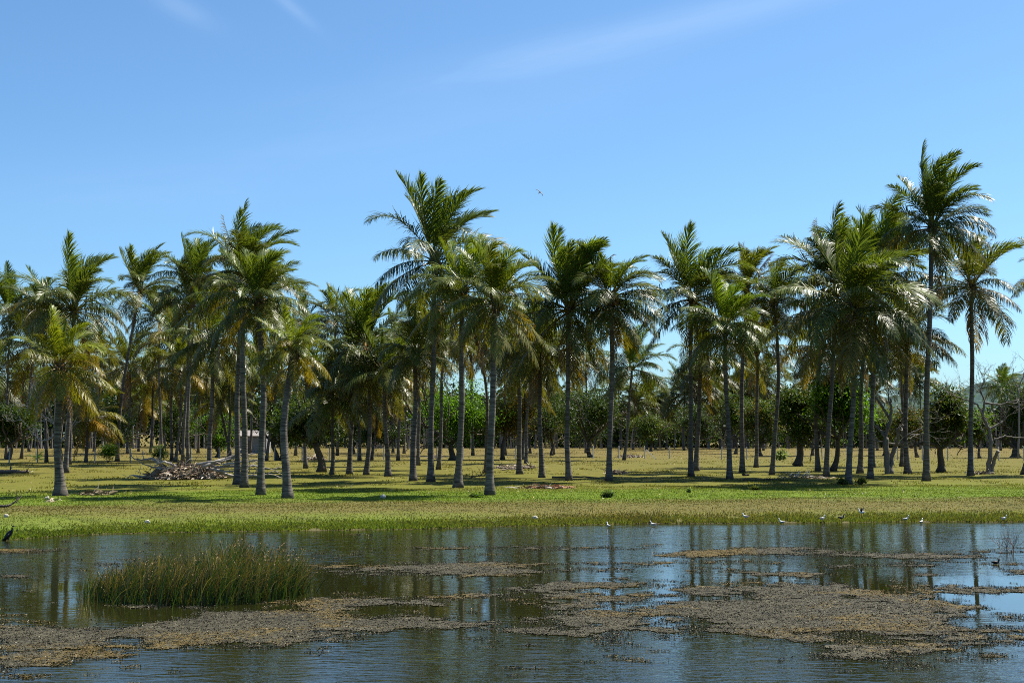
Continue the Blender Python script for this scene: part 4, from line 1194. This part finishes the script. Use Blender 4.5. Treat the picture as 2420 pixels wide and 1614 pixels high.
# ------------------------------------------------------------------ far wood behind the field
def woodland():
    rg = np.random.default_rng(44)
    n = 5200
    x = rg.uniform(-150, 150, n); y = rg.uniform(292, 345, n)
    px = x / (VS * y / F) + 1210 / VS
    top = np.interp(px, [-200, 0, 300, 500, 700, 900, 1100, 1300, 1400, 1500, 1560, 1700, 1800, 1990, 2060, 2200, 2351, 2500], [880, 875, 870, 880, 895, 905, 910, 905, 930, 955, 950, 920, 915, 950, 962, 962, 935, 920])
    hmax = (995 - top) * VS * y / F + CAM_H + 2.0 * (fbm(x * .2 + 300, y * .1, 12, 3) - .5) * 4
    z = hmax * rg.random(n) ** .75; z = np.maximum(z, .6)
    per = 34; m = n * per
    c = np.repeat(np.stack([x, y, z], 1), per, 0) + rg.normal(0, 1.0, (m, 3)) * np.array([1.1, 1, .75])
    c[:, 2] = np.maximum(c[:, 2], .15)
    l = norm(rdir(rg, m) + np.array([0, 0, -.4])); w = norm(np.cross(l, rdir(rg, m)))
    cols = np.array([(.022, .040, .010), (.030, .055, .012), (.045, .07, .015), (.065, .07, .02)])
    col = cols[np.repeat(rg.choice(4, n, p=[.45, .35, .15, .05]), per)] * rg.uniform(.7, 1.3, (m, 1))
    mb = MB(); cards(mb, c, l, w, rg.uniform(.6, 1.2, m), rg.uniform(.35, .7, m), 0, col, rg.random(m))
    for i in range(330):
        X = rg.uniform(-135, 135); Y = rg.uniform(279, 296); h = rg.uniform(3, 8); ln = rg.normal(0, .35)
        t = np.linspace(0, 1, 5)[:, None]
        tube(mb, np.array([X, Y, -.1]) + np.array([ln, 0, h]) * t, np.linspace(.19, .11, 5) * rg.uniform(.7, 1.3), 5, 1, np.array((.19, .165, .145)) * rg.uniform(.5, 1.3), None)
    mb_o = mb.build('far_woodland', [LEAF_DARK, BARK], smooth=False)
    tag(mb_o, 'dark woodland closing the field behind the fence', 'woodland', kind='stuff')
woodland()

# ------------------------------------------------------------------ fence, shed
def fence():
    posts = [-40, 21, 86, 150, 217, 299, 368, 437, 503, 565, 630, 694, 757, 821, 881, 943, 1003, 1063, 1123, 1183, 1243, 1303, 1362, 1421, 1480, 1538, 1597, 1657, 1714, 1772, 1830, 1888, 1945, 2003, 2061, 2118, 2176, 2234, 2293, 2351, 2410]
    X0, Y0 = gp(1200, 1055, 0.0)
    root = thing('wire_fence', 'low wire fence on grey concrete posts crossing the field', 'fence', (0, Y0, 0))
    heads = []
    rg = np.random.default_rng(5)
    for vx in posts:
        by = np.interp(vx, [0, 300, 900, 1450, 1750, 2351], [1063, 1061, 1055, 1052, 1055, 1057])
        x, y = gp(vx, by, 0.0); z = float(ground_z(x, y)); h = 1.55 + rg.normal(0, .04)
        mb = MB(); ln = rg.normal(0, .03)
        t = np.linspace(0, 1, 4)[:, None]
        tube(mb, np.array([0, 0, -.1]) + np.array([ln, 0, h + .1]) * t, [.075, .075, .072, .068], 4, 0, np.array((.40, .38, .35)) * rg.uniform(.75, 1.15), None)
        o = mb.build('post', CONCRETE, root, smooth=False); o.location = (x, y - Y0, z); heads.append((x, y - Y0, z))
    heads = np.array(heads)
    for h in (.45, .9, 1.35):
        mb = MB(); pts = []
        for a, b in zip(heads[:-1], heads[1:]):
            for t in (0, .5): pts.append(a * (1 - t) + b * t + np.array([0, -.085, h - (.04 if t else 0)]))
        pts.append(heads[-1] + np.array([0, -.085, h]))
        tube(mb, pts, np.full(len(pts), .006), 3, 0, (.16, .15, .14), None); mb.build('wire', CONCRETE, root)
    a = np.array([gp(1482, 1053)[0], gp(1482, 1053)[1] - Y0, 0]); b = np.array([gp(1505, 1054)[0], gp(1505, 1054)[1] - Y0 - .3, .02])
    mb = MB(); tube(mb, [a + np.array([.1, -.1, 1.1]), b], [.06, .06], 4, 0, (.40, .38, .35), None); mb.build('brace', CONCRETE, root, smooth=False)
fence()

def shed():
    X, Y = gp(585, 1040, 0.0); k = m_per_v(Y); w = 62 * k; h = 2.6
    root = thing('shed', 'small grey-white walled shed half hidden behind the left group of palms', 'shed', (X, Y, 0))
    mb = MB(); box(mb, (0, 0, h / 2 - .1), (w, 4.0, h + .2), 0, 0, (.24, .24, .245)); mb.build('wall', CONCRETE, root, smooth=False)
    mb = MB()
    v = [(-w / 2 - .35, -2.4, h - .02), (w / 2 + .35, -2.4, h - .02), (w / 2 + .35, 0, h + .85), (-w / 2 - .35, 0, h + .85), (-w / 2 - .35, 2.4, h - .02), (w / 2 + .35, 2.4, h - .02)]
    v2 = [(a, b, c + .09) for a, b, c in v]
    mb.add(v + v2, [[0, 1, 2, 3], [3, 2, 5, 4], [6, 9, 8, 7], [9, 10, 11, 8], [0, 6, 7, 1], [4, 5, 11, 10], [0, 3, 9, 6], [3, 4, 10, 9], [1, 7, 8, 2], [2, 8, 11, 5]], 0, (.22, .20, .19))
    mb.build('roof', CONCRETE, root, smooth=False)
    mb = MB(); box(mb, (-w * .15, -2.03, 1.0), (.9, .08, 2.0), 0, 0, (.12, .10, .08)); mb.build('door', WOOD, root, smooth=False)
shed()

# ------------------------------------------------------------------ brush piles, logs, litter
def strips(mb, rg, n, rx, ry, rz, cols, ln=(.3, 1.1), wd=(.03, .12), flat=.35):
    a = rg.uniform(0, 6.28, n); rr = rg.random(n) ** .6
    x, y = np.cos(a) * rr * rx, np.sin(a) * rr * ry
    z = rz * (1 - rr ** 1.7) * rg.random(n) ** .5 + .02
    l = norm(np.stack([rg.normal(0, 1, n), rg.normal(0, 1, n), np.clip(rg.normal(.05, flat, n), -.2, .6)], 1))
    L = rg.uniform(*ln, n)[:, None]; w = norm(np.cross(l, rdir(rg, n))) * rg.uniform(*wd, n)[:, None]
    p = np.stack([x, y, z], 1); e = p + l * L; e[:, 2] = np.maximum(e[:, 2], .02)
    mid = (p + e) / 2 + np.array([0, 0, .05])
    v = np.stack([p - w / 2, p + w / 2, mid - w * .6, mid + w * .6, e - w * .15, e + w * .15], 1)
    q = (np.arange(n) * 6)[:, None, None] + np.array([[0, 1, 3, 2], [2, 3, 5, 4]])[None]
    c = np.array(cols)[rg.integers(0, len(cols), n)] * rg.uniform(.7, 1.25, (n, 1))
    mb.add(v.reshape(-1, 3), q.reshape(-1, 4), 0, np.repeat(c, 6, 0))

STRAW = [(.40, .32, .23), (.30, .22, .14), (.22, .16, .11), (.50, .44, .36), (.13, .10, .075)]
def brush_pile():
    rg = np.random.default_rng(91); X, Y = gp(425, 1100, 0.0); k = m_per_v(Y)
    root = thing('brush_pile', 'big heap of dead palm fronds and driftwood branches on the grass at left', 'brush pile', (X, Y, float(ground_z(X, Y))))
    mb = MB()
    for (cx, rx, hh, sd) in ((-58, 30, 30, 1), (-10, 42, 28, 2), (25, 30, 34, 3), (50, 22, 20, 4)):
        lump(mb, (cx * k, .5, 0), (rx * k, 1.0, hh * k * .75), sd, .35, 0, (.17, .13, .09), 18, 12)
    mb.build('heap', DRY, root)
    mb = MB(); strips(mb, rg, 1500, 92 * k, 1.5, 36 * k, STRAW, (.25, .9), (.02, .09)); mb.build('dry_frond_litter', DRY, root, smooth=False)
    BR = [[(-25, 0), (-60, -18), (-95, -26)], [(-40, 12), (-80, 2), (-118, -2)], [(-45, -22), (-70, -38), (-100, -34), (-118, -42)], [(30, -25), (75, -32), (125, -42)],
          [(40, -15), (90, -10), (150, -8)], [(40, -20), (80, -28), (115, -45), (130, -60)], [(60, -22), (110, -20), (165, -22), (200, -14)], [(70, -14), (110, 2), (160, 0), (195, -3)],
          [(50, -20), (95, -40), (140, -48), (165, -50)], [(-20, -20), (-45, -34), (-60, -20)], [(90, -25), (130, -30), (170, -36)]]
    for br in BR:
        mb = MB(); tips = []
        pts = np.array([((a + 0) * k, rg.normal(-.5, .4), max(.06, -b * k + 8 * k)) for a, b in br])
        tt = np.linspace(0, len(pts) - 1, 10); Pn = np.stack([np.interp(tt, np.arange(len(pts)), pts[:, i]) for i in range(3)], 1) + rg.normal(0, .035, (10, 3))
        Pn[:, 2] = np.maximum(Pn[:, 2], .05)
        c = np.array((.33, .30, .275)) * rg.uniform(.6, 1.2)
        tube(mb, Pn, np.linspace(.11, .03, 10), 7, 0, c, None)
        for f in range(3): limb(mb, rg, Pn[int(rg.integers(4, 10))], norm(Pn[-1] - Pn[-3] + rg.normal(0, .5, 3)), rg.uniform(.4, .9), .03, 1, tips, c, .5, .0)
        mb.build('branch', WOOD, root)
brush_pile()

def small_pile(label, vx, vy, w, h, n, cols, seed, name='litter_pile', cat='debris pile', ln=(.25, .8)):
    rg = np.random.default_rng(950 + seed); X, Y = gp(vx, vy, 0.0); k = m_per_v(Y)
    root = thing(name, label, cat, (X, Y, float(ground_z(X, Y))))
    mb = MB(); lump(mb, (0, 0, 0), (w * k * .40, .5, h * k * .3), seed, .4, 0, np.array(cols[-1]), 16, 10); mb.build('heap', DRY, root)
    mb = MB(); strips(mb, rg, int(n * .6), w * k * .5, .8, h * k * .6, cols, ln, (.02, .07), .16); mb.build('dry_frond_litter', DRY, root, smooth=False)
RED = [(.36, .17, .09), (.28, .13, .07), (.50, .42, .34), (.18, .10, .06)]
WH = [(.44, .40, .33), (.38, .32, .24), (.30, .24, .17), (.20, .15, .10)]
small_pile("low pile of brown husks and dry fronds behind the nearest central palm", 1188, 1075, 115, 16, 420, STRAW, 1)
small_pile("flat brown frond heap by the distant fence in the gap", 1447, 1050, 70, 9, 300, STRAW, 2)
small_pile("thin rusty strip of fallen fronds on the grass right of the nearest central palm", 1255, 1121, 135, 7, 260, RED, 3)
small_pile("scatter of bleached white frond bases by the wavy thin palm", 1850, 1098, 110, 9, 170, WH, 4, ln=(.25, .7))
small_pile("pale branch litter beside the round dark mango tree", 720, 1056, 60, 18, 300, STRAW, 5)
small_pile("white bits of husk under the bright green tree", 1000, 1052, 38, 12, 220, WH, 6)
small_pile("dead crown lying at the foot of the rounded full palm", 1412, 1089, 46, 18, 180, STRAW, 7, ln=(.3, .9))
small_pile("small wood scraps around the white dead tree's foot", 2250, 1088, 60, 7, 130, STRAW, 8, ln=(.2, .6))
small_pile("dry brown twigs lying right of the short yellow-green palm", 225, 1136, 85, 7, 160, [(.17, .13, .08), (.12, .10, .06), (.2, .17, .09)], 9, ln=(.3, .9))

def upright_bases():
    rg = np.random.default_rng(12); X, Y = gp(1835, 1097, 0.0)
    root = thing('frond_bases', 'bleached white frond stubs sticking up from the grass right of the wavy palm', 'dead fronds', (X, Y, float(ground_z(X, Y))))
    for i in range(7):
        x = (i - 3) * .22 + rg.normal(0, .05); mb = MB()
        pts = [(x, 0, 0), (x + .04, 0, .2), (x + .16 + rg.normal(0, .08), rg.normal(0, .1), rg.uniform(.35, .62))]
        tube(mb, pts, [.045, .035, .012], 5, 0, (.66, .60, .50), None); mb.build('frond_stub', DRY, root)
upright_bases()

def log(label, pts, r, col, seed, twigs=0, loc=None):
    rg = np.random.default_rng(seed); X, Y = gp(*loc, 0.0); k = m_per_v(Y); Z = float(ground_z(X, Y))
    mb = MB(); tips = []
    p = np.array([(a * k, rg.normal(0, .05), max(r * .8, b * k)) for a, b in pts])
    tt = np.linspace(0, len(p) - 1, 12); Pn = np.stack([np.interp(tt, np.arange(len(p)), p[:, i]) for i in range(3)], 1) + rg.normal(0, .02, (12, 3))
    tube(mb, Pn, np.linspace(r, r * .55, 12) * rg.uniform(.85, 1.15, 12), 8, 0, col, None)
    for i in range(twigs): limb(mb, rg, Pn[int(rg.integers(1, 11))], norm(np.array([rg.normal(0, 1), rg.normal(0, .6), rg.uniform(.1, .6)])), rg.uniform(.25, .6), r * .4, 1, tips, col, .5, .1)
    o = mb.build('fallen_log', WOOD, None, loc=(X, Y, Z)); tag(o, label, 'log')
log("dark rotten log lying on the grass at the left edge", [(-40, 3), (0, 5), (36, 3)], .16, (.13, .10, .08), 1, 5, (30, 1088))
log("short dark driftwood piece on the grass at the left edge", [(-20, 1), (5, 3), (14, 6)], .06, (.07, .06, .05), 2, 3, (12, 1164))
log("thin log lying between the upright-brush palm and the rounded full one", [(-70, 4), (-10, 5), (40, 1)], .07, (.09, .075, .055), 3, 1, (1338, 1099))
log("dark twiggy branch fallen left of the nearest central palm", [(-22, 0), (0, 6), (18, 8)], .05, (.10, .08, .06), 4, 8, (1100, 1098))
log("thin dark branch on the grass left of the thick-footed dense palm", [(-70, 2), (0, 3), (60, 2)], .05, (.09, .07, .05), 5, 6, (1775, 1103))
log("pale stick lying beside the yellow-leaved small tree", [(-20, 2), (0, 4), (24, 2)], .06, (.34, .27, .2), 6, 2, (1170, 1080))
log("blackish stump piece on the grass left of the bottle-green palm", [(-8, 2), (8, 2)], .10, (.05, .04, .035), 7, 0, (1713, 1093))

def stone(label, vx, vy, r, col, seed, z=0, cat='stone', name='stone'):
    X, Y = gp(vx, vy, 0.0 if z == 0 else z); Z = float(ground_z(X, Y)); mb = MB()
    lump(mb, (0, 0, r * .55), (r, r * .8, r * .75), seed, .18, 0, col, 14, 10)
    tag(mb.build(name, STONE if name == 'stone' else HUSK, None, loc=(X, Y, Z)), label, cat)
stone("round grey-white fallen coconut on the green grass left of centre", 880, 1144, .14, (.42, .40, .37), 1, 0, 'coconut', 'fallen_coconut')
stone("pale stone on the grass at the foot of the short yellow-green palm", 108, 1145, .11, (.42, .38, .33), 2)
stone("white-pink stone lying on the bank above the shoreline in the centre", 1228, 1178, .10, (.50, .44, .38), 3, -.1)
stone("small pale stone on the bank near the cormorant", 14, 1204, .09, (.50, .45, .36), 4, -.3)
stone("flat pale chip on the bank below the left group of palms", 338, 1200, .10, (.52, .46, .36), 5, -.25)
small_pile("white rag-like husk on the grass below the short yellow-green palm", 116, 1151, 20, 2, 20, WH, 20, 'husk_scrap', 'husk', (.15, .4))

# ------------------------------------------------------------------ birds
def loft(mb, pts, rad, flat, sides, col):
    pts = np.array(pts, float); tube(mb, pts, rad, sides, 0, np.array(col), None)

BK, WT, PK = (.012, .013, .015), (.78, .77, .74), (.55, .16, .14)
def body_mesh(kind):
    mb = MB()
    if kind == 'stilt':
        pts = [(-.17, 0, .02), (-.12, 0, .01), (-.05, 0, -.01), (.03, 0, 0), (.085, 0, .03), (.105, 0, .07), (.115, 0, .11), (.125, 0, .142), (.145, 0, .150), (.162, 0, .148)]
        rad = [.008, .03, .052, .055, .04, .022, .018, .022, .023, .012]
        col = [WT] * 7 + [WT, WT, BK]
        loft(mb, pts, rad, 1, 12, col)
        tube(mb, [(.160, 0, .148), (.20, 0, .143), (.235, 0, .138)], [.006, .004, .002], 6, 0, BK)
        for s in (-1, 1): lump(mb, (.148, s * .0205, .154), (.004, .003, .004), 1, 0, 0, BK, 6, 4)
    return mb
def stilt(label, vx, vy, z0, face, wings=False, dark=False, swim=False, k=.85):
    X, Y = gp(vx, vy, z0)
    leg = .05 if swim else .17
    root = thing('stilt', label, 'bird', (X, Y, z0), 'white wading birds along the shoreline')
    root.rotation_euler = (0, 0, face); root.scale = (k, k, k)
    b = body_mesh('stilt')
    if dark: b.c = [c * 0 + np.array((.03, .032, .036)) for c in b.c]
    b.build('body', FEATHER, root).location = (0, 0, leg + .04)
    for s in (-1, 1):
        mb = MB()
        if wings:
            x0 = np.array([(.05, 0, 0), (.02, .08, .10), (-.03, .15, .20)]); ch = [.10, .085, .03]
            v = []
            for p, c in zip(x0, ch): v += [(p[0], s * (p[1] + .03), p[2] + .02), (p[0] - c, s * (p[1] + .03), p[2]), (p[0], s * (p[1] + .03), p[2] + .008), (p[0] - c, s * (p[1] + .03), p[2] - .01)]
            q = []
            for i in (0, 4): q += [[i, i + 1, i + 5, i + 4], [i + 2, i + 6, i + 7, i + 3], [i, i + 4, i + 6, i + 2], [i + 1, i + 3, i + 7, i + 5]]
            mb.add(v, q, 0, BK)
        else:
            pts = [(.055, s * .045, .012), (0, s * .058, .008), (-.09, s * .040, .015), (-.20, s * .012, .025)]
            tube(mb, pts, [.010, .026, .022, .004], 8, 0, BK)
        mb.build('wing', FEATHER, root).location = (0, 0, leg + .04)
        if not swim:
            mb = MB(); tube(mb, [(.0, s * .02, leg), (.005, s * .02, leg * .5), (-.005, s * .02, -.03)], [.006, .005, .005], 5, 0, PK); mb.build('leg', FEATHER, root)
PI = math.pi
BZ = WATER_Z
for a in [("white wading bird in open water, leftmost of the shoreline birds", 1397, 1211, BZ, PI * .65, False, False, True),
          ("white wading bird with black wings, second from the left, in shallow water", 1500, 1208, BZ, PI, False, False, True),
          ("white wading bird standing at the grass edge under the palm gap", 1712, 1196, -.33, 2.8),
          ("white wading bird low in the water, left of the stooping pair", 1795, 1202, BZ, PI, False, False, True),
          ("white wading bird in the shallows with its tail raised, nearest left of the dark one", 1888, 1200, BZ, .4),
          ("dark bird skimming the grass edge between the white ones", 1932, 1198, -.38, .2, False, True),
          ("white wading bird with black wings lifted, on the bank above the others", 1978, 1186, -.2, 2.6, True),
          ("white wading bird facing right in the shallows below the tallest right palm", 2080, 1201, BZ, .1),
          ("upright white wading bird right of the tallest right palm's reflection", 2115, 1202, BZ, .9, False, False, True),
          ("white wading bird at the right edge of the shoreline", 2305, 1200, BZ, .2)]:
    stilt(*a)

def cormorant():
    X, Y = gp(22, 1234, -.42); Z = float(ground_z(X, Y)); k = 1.0
    root = thing('cormorant', 'black cormorant standing on the sandy spit at the left edge', 'bird', (X, Y, Z))
    root.scale = (1.12,) * 3
    c = (.012, .013, .014)
    mb = MB(); loft(mb, [(-.17, 0, .02), (-.13, 0, .07), (-.08, 0, .14), (-.02, 0, .21), (.035, 0, .27), (.07, 0, .32), (.085, 0, .37), (.075, 0, .41), (.085, 0, .44), (.11, 0, .452), (.135, 0, .448)],
                    [.015, .045, .07, .078, .06, .036, .025, .022, .026, .026, .012], 1, 12, c)
    tube(mb, [(.13, 0, .447), (.17, 0, .445), (.20, 0, .436)], [.009, .006, .004], 6, 0, (.12, .10, .06)); mb.build('body', FEATHER, root)
    mb = MB(); tube(mb, [(-.14, 0, .05), (-.22, 0, -.02 + .03), (-.27, 0, .02)], [.03, .028, .012], 8, 0, c); mb.build('tail', FEATHER, root)
    for s in (-1, 1):
        mb = MB(); tube(mb, [(.02, s * .07, .24), (-.06, s * .085, .15), (-.15, s * .05, .05), (-.20, s * .02, .01)], [.016, .036, .028, .006], 8, 0, (.018, .018, .017)); mb.build('wing', FEATHER, root)
        mb = MB(); tube(mb, [(-.04, s * .035, .13), (-.03, s * .035, .05), (-.03, s * .035, .0), (.04, s * .035, -.005)], [.016, .011, .011, .014], 6, 0, c); mb.build('leg', FEATHER, root)
cormorant()

def duck():
    X, Y = gp(2286, 1294, WATER_Z)
    root = thing('water_bird', 'small dark bird among the weed near the right edge of the pond', 'bird', (X, Y, WATER_Z))
    mb = MB(); loft(mb, [(-.12, 0, .05), (-.07, 0, .045), (0, 0, .04), (.06, 0, .05), (.085, 0, .09), (.095, 0, .125), (.12, 0, .13)], [.008, .035, .05, .042, .022, .024, .012], 1, 10, (.03, .026, .022))
    tube(mb, [(.115, 0, .128), (.15, 0, .122)], [.007, .003], 6, 0, (.2, .12, .04)); mb.build('body', FEATHER, root)
    for s in (-1, 1):
        mb = MB(); tube(mb, [(.04, s * .04, .055), (-.03, s * .05, .055), (-.13, s * .015, .06)], [.012, .024, .004], 8, 0, (.02, .018, .016)); mb.build('wing', FEATHER, root)
duck()

def flyer():
    Y = 80.0; X, Z = at(1240, 442, Y)
    root = thing('flying_bird', 'small dark bird with swept wings gliding in the open sky', 'bird', (X, Y, Z))
    root.rotation_euler = (R(50), R(-25), R(50)); root.scale = (.85,) * 3
    c = (.02, .02, .022)
    mb = MB(); loft(mb, [(-.16, 0, 0), (-.10, 0, 0), (-.02, 0, 0), (.05, 0, 0), (.09, 0, .01), (.12, 0, .005)], [.006, .022, .034, .028, .02, .004], 1, 10, c); mb.build('body', FEATHER, root)
    mb = MB(); mb.add([(-.13, -.008, 0), (-.13, .008, 0), (-.24, .035, 0), (-.24, -.035, 0), (-.13, -.008, -.006), (-.13, .008, -.006), (-.24, .035, -.004), (-.24, -.035, -.004)], [[0, 1, 2, 3], [7, 6, 5, 4], [0, 3, 7, 4], [1, 5, 6, 2], [2, 6, 7, 3]], 0, c); mb.build('tail', FEATHER, root)
    for s in (-1, 1):
        mb = MB(); sec = [(.06, .02, .10, 0), (.05, .14, .085, .03), (-.03, .27, .05, .02), (-.11, .36, .01, .0)]; v = []
        for x, y, ch, z in sec: v += [(x, s * y, z + .008), (x - ch, s * y, z + .002), (x - ch, s * y, z - .002), (x, s * y, z - .006)]
        q = []
        for i in (0, 4, 8): q += [[i, i + 1, i + 5, i + 4], [i + 1, i + 2, i + 6, i + 5], [i + 2, i + 3, i + 7, i + 6], [i + 3, i, i + 4, i + 7]]
        mb.add(v, q, 0, c); mb.build('wing', FEATHER, root)
flyer()
